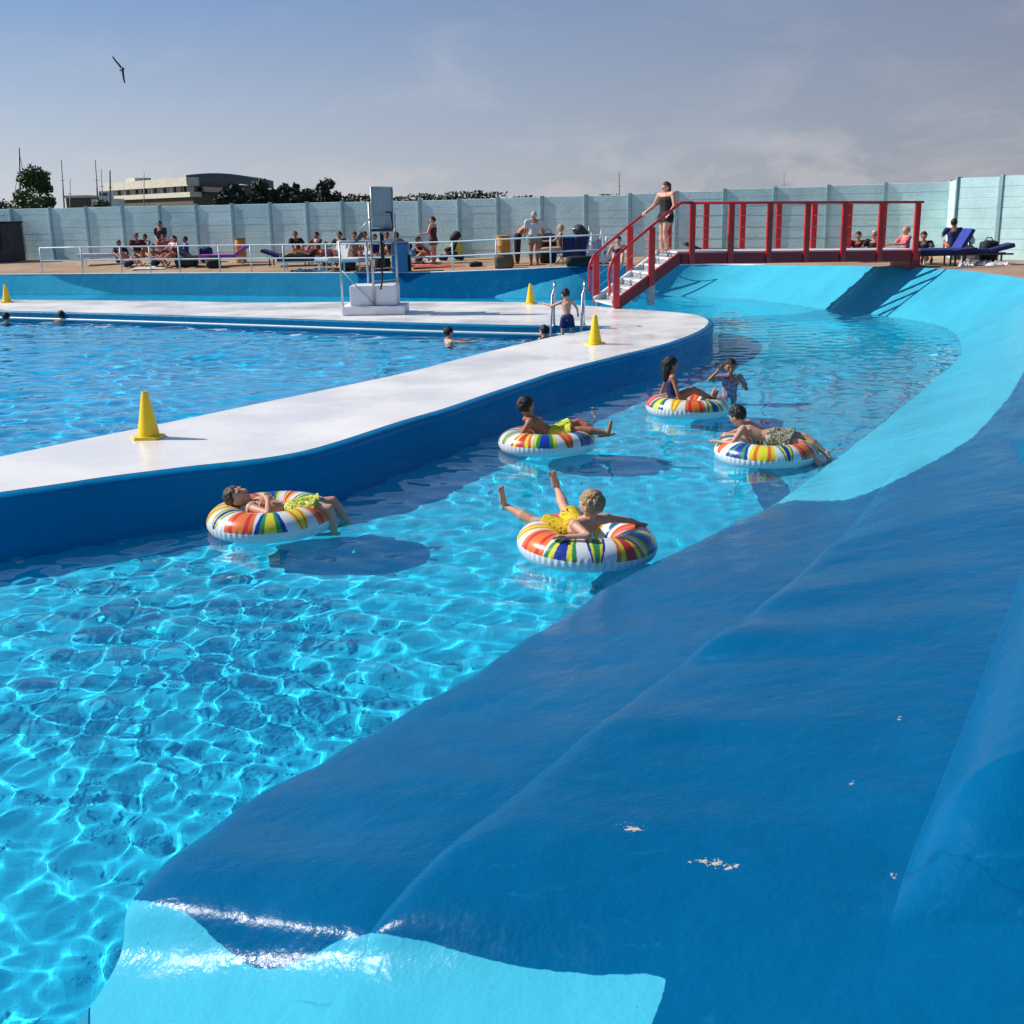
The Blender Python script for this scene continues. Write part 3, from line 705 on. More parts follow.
# swimmers in the inner pool
def swimmer(x, y, label, right, face, arms, hair='hair_dark', dz=-.42, skin='skin', H=1.4, torso=(0,0,1)):
    p = G(x, y, ZW2)
    person(label, 'swimmers in the inner pool', (p.x, p.y, ZW2+dz), H, right, torso, (((0,.2,-1),(0,.1,-1)), ((.1,-.1,-1),(0,.1,-1))), arms, face=face, hs=.22, hair=hair, skin=skin, wear=(('trunks','trunks_navy'),), vox=.011)
swimmer(449, 343, 'swimmer with one arm stretched to the right in the inner pool', (.4,-.9,0), (.8,.5,0), (((.85,-.2,-.05),(.95,.1,.05)), ((.7,.6,-.2),(.8,.3,.1))), H=1.45, dz=-.36)
swimmer(544, 338, 'dark wet head of a swimmer at the foot of the pool ladder', (.6,.8,0), (-.6,.7,0), (((.3,.4,-.8),(.2,.5,-.2)), ((-.3,-.3,-.8),(-.2,.5,-.2))), dz=-.40)
swimmer(62, 322, 'swimmer with bare shoulders facing away near the far pool wall', (.9,.3,0), (-.3,.9,0), (((.5,.4,-.7),(.3,.6,-.2)), ((-.5,.3,-.7),(-.3,.5,-.2))), dz=-.38)
swimmer(7, 323, 'swimmer cut by the left edge of the photo, in the inner pool', (.9,-.3,0), (.3,.9,0), (((.5,.4,-.7),(.3,.6,-.2)), ((-.5,.3,-.7),(-.3,.5,-.2))), dz=-.40)

# ------------------------------------------------------------------ pool ladder and climbing boy
lp = G(567, 326.5, ZD); lx, ly = lp.x, lp.y
th = thing('pool_ladder', 'steel pool ladder with two tall hoops at the inner pool corner', 'pool ladder', (lx, ly, ZD))
def hoop(x0, y0):
    P = [(x0-.02, y0-.62, -.7), (x0, y0-.45, .1), (x0+.05, y0-.20, 1.0)]
    for a in range(0, 181, 20): P.append((x0+.10+.07*0, y0+.02-.14*math.cos(R(a)), 1.12+.13*math.sin(R(a))))
    P += [(x0+.10, y0+.18, .9), (x0+.10, y0+.2, ZD)]
    return P
for dx in (-.30, .30):
    obj('hoop', MB().tube(hoop(lx+dx-.05, ly), .024, 10), 'steel', th, True)
for k, z in enumerate((-.55, -.28, -.02, .2)):
    yy = ly-.62+.17*(z+.7)/.8
    obj('step', MB().beam((lx-.36, yy, z), (lx+.28, yy, z), .1, .03), 'steel', th)
for dx in (-.25, .35): obj('foot_plate', MB().lathe([(.05,0),(.05,.012),(.03,.02)], (lx+dx, ly+.2, ZD), 14), 'steel', th, True)
person('small boy in navy shorts climbing the steel pool ladder, seen from behind', None, (lx-.02, ly-.48, .58), 1.16,
       right=(.96,-.2,0), torso=(-.05,.22,1), legs=(((.12,.3,-.95),(.03,-.15,-1)), ((-.1,.25,-.95),(-.03,-.1,-1))),
       arms=(((.5,.35,-.75),(.1,.6,-.55)), ((-.75,.35,-.35),(-.5,.45,.15))), head=(-.1,.05,1), face=(-.5,.85,-.1), hs=.21, hair='hair_dark', skin='skin', wear=(('trunks','trunks_navy'),), vox=.009)

# ------------------------------------------------------------------ cones
def make_cone(p, label):
    th = thing('traffic_cone', label, 'cone', p, 'yellow cones on the white deck')
    obj('cone_body', MB().lathe([(.118,.028),(.112,.05),(.034,.49),(.030,.50),(.022,.50),(.02,.485)], p, 36), 'yellow', th, 'auto')
    b = MB(); w = .15; x, y, z = p
    oct_ = [(-w,-w+.04),(-w+.04,-w),(w-.04,-w),(w,-w+.04),(w,w-.04),(w-.04,w),(-w+.04,w),(-w,w-.04)]
    V = [(x+a, y+b_, z+.002) for a, b_ in oct_]+[(x+a*.95, y+b_*.95, z+.03) for a, b_ in oct_]
    b.add(V, [tuple(range(7,-1,-1)), tuple(range(8,16))]+[(i,(i+1)%8,8+(i+1)%8,8+i) for i in range(8)])
    obj('base', b, 'yellow', th); return th
cp = G(149, 438, ZD); cone0 = make_cone(cp, 'largest yellow cone, on the near arm of the white deck')
for x, y, lb, rz in ((595, 344, 'yellow cone just in front of the pool ladder and stairs', .5), (530.5, 304, 'yellow cone on the far arm of the deck left of the pool ladder', 1.1), (7, 302.5, 'small yellow cone at the far left end of the deck', .2)):
    dup(cone0, G(x, y, ZD), rz, lb)

# ------------------------------------------------------------------ lifeguard chair
g0 = G(376, 315.5, ZD); cx0, cy0 = g0.x, g0.y+.65
th = thing('chair_plinth', 'white two tier concrete plinth under the tall lifeguard chair', 'plinth', (cx0, cy0, ZD))
obj('lower_tier', MB().box((cx0-.78, cy0-.62, ZD+.003), (cx0+.66, cy0+.62, ZD+.20)), 'white_block', th, bevel=.02)
obj('upper_tier', MB().box((cx0-.60, cy0-.48, ZD+.203), (cx0+.46, cy0+.48, ZD+.66)), 'white_block', th, bevel=.03)
zt = ZD+.2
th = thing('lifeguard_chair', 'tall steel lifeguard chair with a big grey back panel, standing empty on its plinth', 'lifeguard chair', (cx0, cy0, zt))
# legs: tower 1.2 m wide, seat at 1.9 m
z1 = zt+1.70
fr = [(-.70, -.5), (.50, -.5), (.50, .48), (-.62, .48)]
def px3(x, z, y=cy0-.5):   # world x for image column at the chair's front plane
    return (x-512)/FPX*(y*math.cos(PITCH)+(CAM.z-z)*math.sin(PITCH))
obj('leg', MB().tube([(px3(346,.9), cy0-.5, zt), (px3(344,1.9), cy0-.5, zt+1.45)], .022, 8), 'galv', th, True)
obj('leg', MB().tube([(px3(378,.9), cy0-.52, zt), (px3(374,2.9), cy0-.5, zt+2.3)], .026, 8), 'galv', th, True)
obj('leg', MB().tube([(px3(399,.9), cy0+.2, zt+.0), (px3(397,2.9), cy0-.05, zt+2.05)], .026, 8), 'galv', th, True)
obj('leg', MB().tube([(px3(367,.9), cy0+.5, zt+.0), (px3(366,2.9), cy0+.3, zt+1.45)], .022, 8), 'galv', th, True)
xa, xb = px3(344,1.9), px3(374,1.9)
obj('platform', MB().box((xa, cy0-.52, zt+1.42), (px3(397,2), cy0+.34, zt+1.46)), 'galv', th)
obj('brace', MB().tube([(px3(346,1.4), cy0-.51, zt+.82), (px3(377,.9), cy0-.53, zt+.04)], .014, 6), 'galv', th, True)
obj('brace', MB().tube([(px3(399,1), cy0+.18, zt+.5), (px3(377,1), cy0-.52, zt+.5)], .014, 6), 'galv', th, True)
for k in range(5): 
    z = zt+.28+k*.28; obj('rung', MB().tube([(px3(377,z), cy0-.5, z), (px3(398.5,z), cy0+.1, z)], .013, 6), 'galv', th, True)
obj('seat', MB().box((px3(375,2), cy0-.46, zt+1.66), (px3(397,2), cy0+.1, zt+1.72)), 'dark', th, bevel=.01)
obj('foot_board', MB().box((px3(385,2), cy0-.5, zt+.9), (px3(388.5,2), cy0-.44, zt+1.6)), 'dark', th)
pb = MB(); x0, x1 = px3(376.5,3), px3(397,3)
pb.add([(x0,cy0-.50,zt+1.76),(x1,cy0-.30,zt+1.72),(x1,cy0-.26,zt+2.62),(x0,cy0-.46,zt+2.64),(x0+.01,cy0-.46,zt+1.76),(x1+.01,cy0-.26,zt+1.72),(x1+.01,cy0-.22,zt+2.62),(x0+.01,cy0-.42,zt+2.64)],
       [(0,1,2,3),(7,6,5,4),(0,4,5,1),(1,5,6,2),(2,6,7,3),(3,7,4,0)])
bpnl = obj('back_panel', pb, 'grey_panel', th, bevel=.006)
pf_ = MB()
for a_, b_ in ((0,1),(1,2),(2,3),(3,0)): pf_.tube([Vc(pb.v[a_])+Vc((0,-.012,0)), Vc(pb.v[b_])+Vc((0,-.012,0))], .014, 6)
obj('panel_frame', pf_, 'galv', bpnl, True)
pf_ = MB().tube([(x0,cy0-.485,zt+2.02), (x1,cy0-.285,zt+1.99)], .012, 6); obj('cross_bar', pf_, 'galv', bpnl, True)
obj('armrest', MB().tube([(px3(391,2.7), cy0-.4, zt+2.08), (px3(396,2.7), cy0-.45, zt+2.08), (px3(397.5,2.6), cy0-.45, zt+1.7)], .02, 8), 'dark', th, True)
obj('armrest', MB().tube([(px3(377,2.7), cy0-.55, zt+2.0), (px3(364,2.3), cy0-.6, zt+1.66)], .016, 8), 'galv', th, True)
fb = MB(); q0 = px3(358,2.2); q1 = px3(369,2.2)
fb.add([(q0,cy0-.6,zt+1.40),(q1,cy0-.6,zt+1.55),(q1-.05,cy0-.56,zt+1.68),(q0,cy0-.58,zt+1.43)]+[(q0,cy0-.5,zt+1.40),(q1,cy0-.5,zt+1.55),(q1-.05,cy0-.46,zt+1.68),(q0,cy0-.48,zt+1.43)], [(0,1,2,3),(7,6,5,4),(0,4,5,1),(1,5,6,2),(2,6,7,3),(3,7,4,0)])
obj('side_flap', fb, 'dark', th)
# rescue strap hanging from the chair
sx = px3(387,1.2)
stp_ = MB().tube([(sx, cy0-.54, zt+1.64), (sx+.01, cy0-.56, zt+1.1), (sx-.01, cy0-.6, zt+.55), (sx-.05, cy0-.64, zt+.38)], .02, 8)
th2 = obj('rescue_strap', stp_, 'black', smooth=True); tag(th2, 'black strap hanging down from the seat of the lifeguard chair', 'strap')

# ------------------------------------------------------------------ bridge
n0 = D(691, 251.7, 28.0); n1 = D(914, 250.0, 29.3); n0.z = 1.60; n1.z = 1.52
ax = (n1-n0); Lb = ax.length; ax.normalize(); pr = Vc((-ax.y, ax.x, 0)).normalized(); WB = 1.5
th = thing('footbridge', 'red railed footbridge with stairs crossing the water channel', 'bridge', (n0.x, n0.y, ZD))
def bp(s, w, z=0): return n0 + ax*s + pr*w + Vc((0,0,z))
for w_, nm_ in ((0, 'near'), (WB, 'far')):
    obj('beam', MB().beam(bp(-.25,w_,-.17), bp(Lb+.12,w_,-.17), .09, .26), 'dark_red', th, bevel=.008)
obj('walkway', MB().beam(bp(-.35,WB/2,-.015), bp(Lb+.22,WB/2,-.03), WB-.1, .04), 'stair_white', th)
for k in range(4): obj('cross_beam', MB().beam(bp(.5+k*1.8,.05,-.2), bp(.5+k*1.8,WB-.05,-.2), .08, .14), 'dark_red', th)
RH = 1.13
for w_ in (0, WB):
    off = -.055 if w_ == 0 else .055
    for k in range(7):
        s_ = Lb*k/6; obj('post', MB().beam(bp(s_, w_+off, -.30), bp(s_, w_+off, RH), .075, .14, up=ax), 'red', th, bevel=.006)
    obj('handrail', MB().tube([bp(-.02, w_+off, RH+.02), bp(Lb+.14, w_+off, RH+.02)], .032, 10), 'red', th, True)
    for j in range(3): obj('wire', MB().tube([bp(0, w_+off, .28+.28*j), bp(Lb, w_+off, .28+.28*j)], .006, 5), 'galv', th)
# end foot onto the terrace
obj('landing_block', MB().box((n1.x-.1, n1.y+.0, 1.0), (n1.x+.18, n1.y+WB, n1.z-.05)), 'dark_red', th, bevel=.01)
# stairs
sb = B(614, 27.0, ZD); sb.z = ZD
st0 = bp(-.30, 0, 0); sdirx = (sb - st0); NSTEP = 7
def sp_(t, w, dz=0): q = st0.lerp(sb, t); return q + pr*w + Vc((0,0,dz))
for w_ in (0, WB):
    obj('stringer', MB().beam(sp_(-.02, w_, -.16), sp_(1.0, w_, .05), .07, .26), 'dark_red' if w_ == 0 else 'stair_white', th, bevel=.006)
for k in range(NSTEP):
    t = (k+.5)/NSTEP; q0 = sp_(t, .05, .0); q1 = sp_(t, WB-.05, .0)
    zz = st0.z + (sb.z-st0.z)*(k+1)/(NSTEP+.5)
    q0.z = q1.z = zz
    obj('tread', MB().beam(q0, q1, .30, .045), 'stair_white', th, bevel=.004)
    q0 = q0+ax*.14; q1 = q1+ax*.14; q0.z = q1.z = zz+.085
    obj('riser', MB().beam(q0, q1, .02, .10), 'grey_panel', th)
for w_, off in ((0, -.06), (WB, .06)):
    for t in (.45, .98):
        q = sp_(t, w_+off, 0); obj('post', MB().beam(q+Vc((0,0,-.20 if t < .9 else .0)), q+Vc((0,0,1.16)), .075, .15, up=ax), 'red', th, bevel=.006)
    P = [bp(0, w_+off, RH+.02), bp(-.30, w_+off, RH+.02), sp_(.45, w_+off, 1.19), sp_(.98, w_+off, 1.19)]
    d_ = (sp_(1, 0)-sp_(.5, 0)).normalized(); e0 = P[-1]
    hd = Vc((d_.x, d_.y, 0)).normalized()
    for a in range(15, 121, 15): e0 = e0 + (hd*math.cos(R(30+a*.6)) + Vc((0,0,-math.sin(R(30+a*.6)))))*.085; P.append(e0.copy())
    P.append(e0+Vc((0,0,-.30)))
    obj('handrail', MB().tube(P, .032, 10), 'red', th, True)
    for j in range(3): obj('wire', MB().tube([bp(-.0, w_+off, .28+.28*j), bp(-.3, w_+off, .28+.28*j), sp_(.98, w_+off, .34+.28*j)], .006, 5), 'galv', th)
for w_ in (.12, WB-.15):
    q = sp_(.42, w_, 0); obj('support_leg', MB().box((q.x-.08, q.y-.08, ZD+.002), (q.x+.10, q.y+.10, q.z-.2)), 'stair_white', th, bevel=.01)
wq = bp(-.40, .70, 0)
person('woman in a black strapless swimsuit at the top of the bridge stairs, holding the rails', None, (wq.x, wq.y, wq.z+.905-.04), 1.76,
       right=(-.5,.78,0), torso=(.0,.03,1), legs=(((-.10,-.05,-1),(.06,.05,-1)), ((-.22,-.15,-1),(.20,.15,-1))),
       arms=(((-.35,.50,-.75),(-.60,.25,-.50)), ((.05,-.40,-.88),(-.45,-.35,-.55))), head=(-.05,0,1), face=(-.85,-.35,-.1), hs=.235, hair='hair_brown', hairlen=.55, skin='skin', wear=(('dress','black'),), vox=.010, detail=True, wide=1.38)

# ------------------------------------------------------------------ concrete fence
m, nt, p = newmat('fence_paint'); p.inputs['Roughness'].default_value = .8
oi = nt.nodes.new('ShaderNodeObjectInfo'); n1_ = noise_node(nt, 1.3, 5, .6, coord='World'); n2_ = noise_node(nt, 12, 5, .6, coord='World')
q = mixcol(nt, maprange(nt, oi.outputs['Random'], 0, 1, 0, 1), c(190,228,230), c(212,242,243))
q = mixcol(nt, maprange(nt, n1_.outputs[0], .42, .72, 0, .45), q, c(150,184,184))
q = mixcol(nt, maprange(nt, n2_.outputs[0], .62, .8, 0, .6), q, c(108,128,126))
nt.links.new(q, p.inputs['Base Color']); bump(nt, p, n2_.outputs[0], .01)
M['fence'] = m
M['fence_post'] = mat('fence_post_paint', c(140,176,182), .8, .12, scale=3, coord='World', bmp=.006)
fx = [-102,-64,-27,11,50,86,122,159,196,232,270,307,342,380,419.5,459,498,542,586,630,677,725,775.5,829,886,951]
tops = ([-102,50,270,459,586,630,677,725,775,829,886,951],[211,207.5,203,198.8,195,193.5,191.3,189,187,185,182.8,180.8])
th = None
FP = []
for x in fx:
    Z = FZ(x); t = D(x, float(np.interp(x, *tops)), Z); FP.append((t.x, t.y, t.z))
FP += [(0,0,0)]*0
corner = D(959.5, 177.5, 33.2); r1 = D(1003, 175.3, 32.2); r2 = r1+(r1-corner)*1.3; r3 = r2+(r1-corner)*1.3; r4 = r3+(r1-corner)*1.3
FP += [tuple(corner), tuple(r1), tuple(r2), tuple(r3), tuple(r4)]
th = thing('concrete_fence', 'pale aqua concrete panel fence running all along the back of the terrace', 'fence', (0, 40, 1))
for i in range(len(FP)-1):
    a = Vc(FP[i]); b_ = Vc(FP[i+1]); d = (b_-a); d.z = 0; Lp = d.length; d.normalize(); nn = Vc((d.y, -d.x, 0))   # towards the pool
    zb = .75; ztop = (a.z+b_.z)/2-.03 + random.uniform(-.012,.012)
    NBD = 9; hh = (ztop-zb)/NBD; prof = []
    for k in range(NBD):
        z0 = zb+k*hh; jt = random.uniform(-.004, .004)
        prof += [(.030+jt, z0+.006), (.035+jt, z0+.014), (.035+jt, z0+hh-.008), (.022, z0+hh-.001)]
    V = []; F = []
    pa = a+d*.045; pb_ = b_-d*.045
    for q in (pa, pb_):
        for (o_, z) in prof: V.append((q.x+nn.x*o_, q.y+nn.y*o_, z))
        V.append((q.x-nn.x*.03, q.y-nn.y*.03, ztop)); V.append((q.x-nn.x*.03, q.y-nn.y*.03, zb))
    n_ = len(prof)+2
    F = [(k, n_+k, n_+(k+1)%n_, (k+1)%n_) for k in range(n_)] + [tuple(range(n_)), tuple(range(2*n_-1, n_-1, -1))]
    obj('panel', MB().add(V, F), 'fence', th)
for i, q in enumerate(FP):
    a = Vc(q); nx = Vc(FP[min(i+1, len(FP)-1)])-Vc(FP[max(i-1, 0)]); nx.z = 0; nx.normalize()
    pp = MB().beam((a.x, a.y, .75), (a.x, a.y, a.z+.02), .15, .12, up=nx)
    V = pp.v[-4:]; 
    obj('post', pp, 'fence_post', th, bevel=.012)
# dark shelter at the far left end
q = T(-20, 263); q2 = T(17, 262)
th = thing('dark_shelter', 'dark flat kiosk standing against the left end of the fence', 'kiosk', q2)
z0 = Tz(q2)-.05
obj('wall', MB().box((q2.x-2.6, q2.y-.05, z0), (q2.x, q2.y+.9, z0+1.58)), 'dark', th, bevel=.02)
obj('roof', MB().box((q2.x-2.68, q2.y-.13, z0+1.582), (q2.x+.05, q2.y+.95, z0+1.64)), 'black', th, bevel=.01)
obj('shutter', MB().box((q2.x-1.9, q2.y-.075, z0+.5), (q2.x-.5, q2.y-.052, z0+1.35)), 'black', th)

cp_ = [tuple(q) for q, k_ in zip(rows['E'], stp) if k_ >= 14.5][::4]
tag(obj('coping', MB().tube([(a_, b_+.02, c_-.005) for a_, b_, c_ in cp_], .028, 6), 'stair_white', smooth=True), kind='structure')
# ------------------------------------------------------------------ poolside railing
th = thing('pool_railing', 'white two bar metal railing along the rim of the far bank', 'railing', T(300, 271))
rp = [(40,274.3),(82,273.8),(118,273.4),(151,273.1),(184,272.8),(216,272.7),(250,272.6),(286,272.5),(326,272.4),(367,272.4),(411,272),(454,270.8),(497,269.4),(551,266.8),(603,265.2),(660,263.8)]
RP = []
def rimpt(x):   # rim point seen in column x, inset onto the terrace
    E_ = rows['E'][stp >= 13.0]; ex, ey, ez = project(E_); i = int(np.argmin(np.abs(ex-x))); p_ = Vc(tuple(E_[i])); 
    t_ = Vc(tuple(rows['T'][stp >= 13.0][i])); d_ = (t_-p_); d_.z = 0; d_.normalize(); return p_ + d_*.12
for x, y in rp: RP.append(rimpt(x))
for q in RP: obj('post', MB().tube([q+Vc((0,0,-.05)), q+Vc((0,0,.93))], .024, 8), 'white_metal', th, True)
for h_ in (.93, .48): obj('rail', MB().tube([q+Vc((0,0,h_)) for q in RP], .024, 8), 'white_metal', th, True)

# ------------------------------------------------------------------ things on the far terrace
def lounger(p, rz, label, fab='blue_fabric', back=.55, first=None, group='sun loungers'):
    """long axis +X, head at +X"""
    th = thing('sun_lounger', label, 'sun lounger', (0,0,0), group)
    for s in (-.3, .3): obj('side_rail', MB().beam((-.95,s,.32), (.95,s,.32), .04, .05), 'white_metal' if fab != 'navy' else 'dark', th)
    for x in (-.7, .65):
        for s in (-.28, .28): obj('leg', MB().beam((x,s,0), (x,s,.31), .04, .04, up=(1,0,0)), 'white_metal' if fab != 'navy' else 'dark', th)
    obj('seat', MB().beam((-.95,0,.40), (.32,0,.40), .6, .14), fab, th, bevel=.04)
    obj('backrest', MB().beam((.33,0,.385), (.33+.68*math.cos(back),0,.42+.68*math.sin(back)), .6, .13), fab, th, bevel=.04)
    th.location = p; th.rotation_euler = (0,0,rz); th.scale = (.95,.95,.9); return th
def put(x, y): q = T(x, y); q.z = Tz(q); return q
def bag(x, y, w, h, d, m_, name, label, cat, group=None, rz=0):
    q = put(x, y); th = thing(name, label, cat, (0,0,0), group)
    b = MB(); bm_ = bmesh.new(); bmesh.ops.create_cube(bm_, size=1)
    bmesh.ops.subdivide_edges(bm_, edges=bm_.edges[:], cuts=3, use_grid_fill=True)
    for v in bm_.verts:
        k = v.co.copy(); r_ = max(abs(k.x), abs(k.y), abs(k.z)); sph = k.normalized()*.5
        k = k.lerp(sph*1.15, .45); k += Vc((noise.noise(k*5+q), noise.noise(k*5+q*2), noise.noise(k*6-q)))*.07
        v.co = Vc((k.x*w, k.y*d, (k.z+.5)*h))
    me = bpy.data.meshes.new('body'); bm_.to_mesh(me); bm_.free(); me.materials.append(M[m_]); me.polygons.foreach_set('use_smooth', [True]*len(me.polygons))
    link('body', me, th)
    obj('strap', MB().tube([(-w*.3,0,h*.9),(-w*.15,0,h*1.12),(w*.15,0,h*1.12),(w*.3,0,h*.9)], .015, 6), m_, th, True)
    th.location = q; th.rotation_euler = (0,0,rz); return th
def towel(x, y, w, d, m_, label, group='towels on the terrace', h=.05, rz=0, seed=0):
    q = put(x, y); n_ = 18; P = np.zeros((n_, n_, 3))
    for i in range(n_):
        for j in range(n_):
            a, b_ = i/(n_-1)-.5, j/(n_-1)-.5
            z = h*(.45+.9*noise.noise(Vc((a*5+seed, b_*5, seed*3)))) + h*.6*noise.noise(Vc((a*11, b_*11, seed)))
            e = min(.5-abs(a), .5-abs(b_)); z = max(.006, z)*min(1, e*8+.15)
            P[i,j] = (a*w+.04*noise.noise(Vc((a*4,b_*4,seed))), b_*d+.04*noise.noise(Vc((b_*4,a*4,seed+5))), z)
    V, F = grid_mesh(P); o, _ = np_mesh('towel', V, F, M[m_]); o.location = q+Vc((0,0,.01)); o.rotation_euler = (0,0,rz)
    return tag(o, label, 'towel', group)
def pushchair(x, y, label, m_='black', s=1.0, rz=0.0):
    q = put(x, y); th = thing('pushchair', label, 'pushchair', (0,0,0), 'pushchairs on the terrace')
    obj('frame', MB().tube([(-.35,0,.12),(-.05,0,.55),(.25,0,.95),(.42,0,1.0)], .02, 6).tube([(.3,.0,.12),(-.05,.0,.55)], .018, 6).tube([(.42,-.2,1.0),(.42,.2,1.0)], .018, 6), 'galv', th, True)
    obj('seat', MB().capsule((-.22,0,.42), (.05,0,.46), .08, .10, side=(0,1,0), sf=2.0).capsule((.05,0,.46), (.2,0,.8), .09, .08, side=(0,1,0), sf=2.0), m_, th, True)
    obj('hood', MB().capsule((.06,0,.84), (.22,0,.96), .13, .17, side=(0,1,0), sf=1.3), m_, th, True)
    for a_, b_ in ((-.35,-.22),(-.35,.22),(.3,-.25),(.3,.25)):
        k = obj('wheel', MB().tube([(a_,b_-.02,.12),(a_,b_+.02,.12)], .12, 14), 'black', th)
    obj('basket', MB().box((-.2,-.18,.2), (.2,.18,.34)), 'dark', th, bevel=.03)
    th.location = q; th.rotation_euler = (0,0,rz); th.scale = (s,)*3; return th
def barrel(x, y, h, r, label, lidm='ochre'):
    q = put(x, y); th = thing('litter_barrel', label, 'barrel', q, 'ochre barrels on the terrace')
    pr_ = [(r*.9,0),(r*.97,.02),(r,.06),(r,h*.32),(r*1.04,h*.34),(r*1.04,h*.37),(r,h*.39),(r,h*.64),(r*1.04,h*.66),(r*1.04,h*.69),(r,h*.71),(r*.97,h*.94),(r*.9,h*.97)]
    obj('drum', MB().lathe(pr_, q, 24), 'ochre', th, 'auto')
    obj('lid', MB().lathe([(r*.99,h*.955),(r*1.02,h*.97),(r*1.0,h*1.0),(r*.5,h*1.015),(0.01,h*1.02)], q, 24), lidm, th, 'auto'); return th
LEGS_STAND = (((0.02,0,-1),(0,.02,-1)), ((-.03,0,-1),(0,.02,-1)))
def stand(x, y, H, label, right, face, arms, wear, hair='hair_dark', skin='skin_tan', torso=(0,0,1), chest=None, group=None, hairlen=0, wide=1.1, head=(0,0,1)):
    q = put(x, y); return person(label, group, (q.x, q.y, q.z+.485*H), H, right, torso, LEGS_STAND, arms, head=head, face=face, chest=chest, hs=.235, hair=hair, hairlen=hairlen, skin=skin, wear=wear, vox=.018, wide=wide)
def sit(x, y, H, label, dirx, wear, hair='hair_dark', skin='skin_tan', lean=(0,0,1), hgt=.12, group='sunbathers on the far terrace', knees=.9, hairlen=0, arms=None, wide=1.1, legd=None):
    """dirx: horizontal facing direction"""
    q = put(x, y); f = vn((dirx[0], dirx[1], 0)); r_ = Vc((f.y, -f.x, 0)); t_ = Vc(lean)
    legs = legd or (((f.x, f.y, knees),(f.x*.7, f.y*.7, -knees*1.05)), ((f.x+r_.x*-.25, f.y+r_.y*-.25, knees*.9),(f.x*.7, f.y*.7, -knees)))
    arms = arms or (((f.x*.7+r_.x*.3, f.y*.7+r_.y*.3, -.7),(f.x, f.y, -.1)), ((f.x*.7-r_.x*.3, f.y*.7-r_.y*.3, -.7),(f.x, f.y, 0)))
    return person(label, group, (q.x, q.y, q.z+hgt), H, tuple(r_), lean, legs, arms, face=tuple(f), hs=.23, hair=hair, hairlen=hairlen, skin=skin, wear=wear, vox=.018, wide=wide)
GS = 'sunbathers on the far terrace'
# left group
lounger(put(103, 264.5), R(8), 'pale empty lounger lying low at the left end of the sunbathers', 'towel_white', .12)
sit(121, 266, 1.6, 'seated person in dark clothes, first on the left of the sunbathers', (.6,-.8), (('shirt','dark'),('trunks','black')), hgt=.22)
sit(139, 266.5, 1.8, 'person in a black and maroon top sitting high with hands on knees', (.5,-.8), (('shirt','maroon'),('trunks','trunks_grey')), hgt=.42, knees=.15, group=GS)
stand(163, 262, 1.62, 'dark haired person standing behind the two seated ones by the fence', (-.9,.1,0), (.2,-1,0), (((0,-.2,-1),(.3,-.5,-.3)), ((.1,-.2,-1),(-.3,-.5,-.2))), (('shirt','dark'),), group=GS)
sit(166, 266, 1.7, 'person in a bright red top sitting among the left sunbathers', (.3,-.9), (('shirt','towel_red'),('trunks','navy')), hgt=.38, knees=.2)
sit(176, 266.5, 1.68, 'bare shouldered person beside the one in red', (-.5,-.8), (('swimsuit','pink'),), hgt=.36, knees=.3, hairlen=.4, skin='skin')
sit(155, 267.5, 1.5, 'child in dark swimwear crouching in front of the left group', (.8,-.4), (('trunks','black'),), hgt=.15)
lounger(put(199, 267), R(170), 'dark lounger with a striped cover beside the left group', 'dark', .5)
bag(187, 266.5, .8, .35, .5, 'dark', 'holdall', 'dark holdall on the ground in the left group', 'bag', 'bags on the terrace')
bag(207, 262, .45, .55, .4, 'navy', 'rucksack', 'navy rucksack propped up behind the dark lounger', 'bag', 'bags on the terrace')
lounger(put(226, 266), R(5), 'low lounger covered in a pink and purple towel', 'purple', .6)
bag(229, 258.5, .6, .5, .3, 'pink', 'beach_bag', 'pink beach bag next to the small ochre barrel', 'bag', 'bags on the terrace')
barrel(241.5, 262.5, .88, .20, 'small ochre barrel left of the lifeguard chair by the fence', 'wood')
sit(128, 268, 1.62, 'person with pale skin and dark shorts leaning back in the left group', (.9,-.3), (('trunks','navy'),), hgt=.14, lean=(-.5,0,.8), skin='skin')
sit(147, 262, 1.66, 'person in a grey top sitting by the fence behind the left group', (-.4,-.9), (('shirt','trunks_grey'),), hgt=.30)
sit(187, 263, 1.6, 'person in a blue top at the right end of the left group', (-.8,-.5), (('shirt','blue_fabric'),), hgt=.25)
towel(150, 269, 1.3, .6, 'towel_white', 'white towel spread in front of the left group', seed=12, h=.08)
bag(214, 268, .5, .3, .35, 'black', 'rucksack', 'black rucksack lying flat right of the dark lounger', 'bag', 'bags on the terrace')
lounger(put(289, 266), R(175), 'blue lounger at the left end of the middle group', 'navy', .3)
sit(297, 262, 1.65, 'person in black sitting upright by the fence in the middle group', (.4,-.9), (('shirt','black'),), hgt=.35)
sit(318, 264, 1.65, 'person in a dark red top sitting above the lounger with the brown figure', (-.6,-.7), (('shirt','maroon'),), hgt=.38)
sit(327, 268.5, 1.55, 'person in a pink top sitting low beside the white lounger', (.5,-.8), (('shirt','pink'),), hgt=.18)
sit(366, 264, 1.7, 'person in a white shirt by the fence left of the lifeguard chair', (-.2,-1), (('shirt','shirt_white'),), hgt=.36)
bag(348, 270.5, .5, .35, .35, 'dark', 'holdall', 'dark holdall under the white loungers', 'bag', 'bags on the terrace')
sit(388, 264, 1.65, 'dark clothed person sitting by the fence behind the lifeguard chair', (.3,-.9), (('shirt','dark'),), hgt=.34)
sit(419, 264, 1.6, 'person in dark swimwear sitting left of the standing woman', (.8,-.5), (('swimsuit','black'),), hgt=.20)
towel(312, 271, 1.2, .5, 'blue_box', 'blue towel on the ground below the dark slatted lounger', seed=14, h=.07)
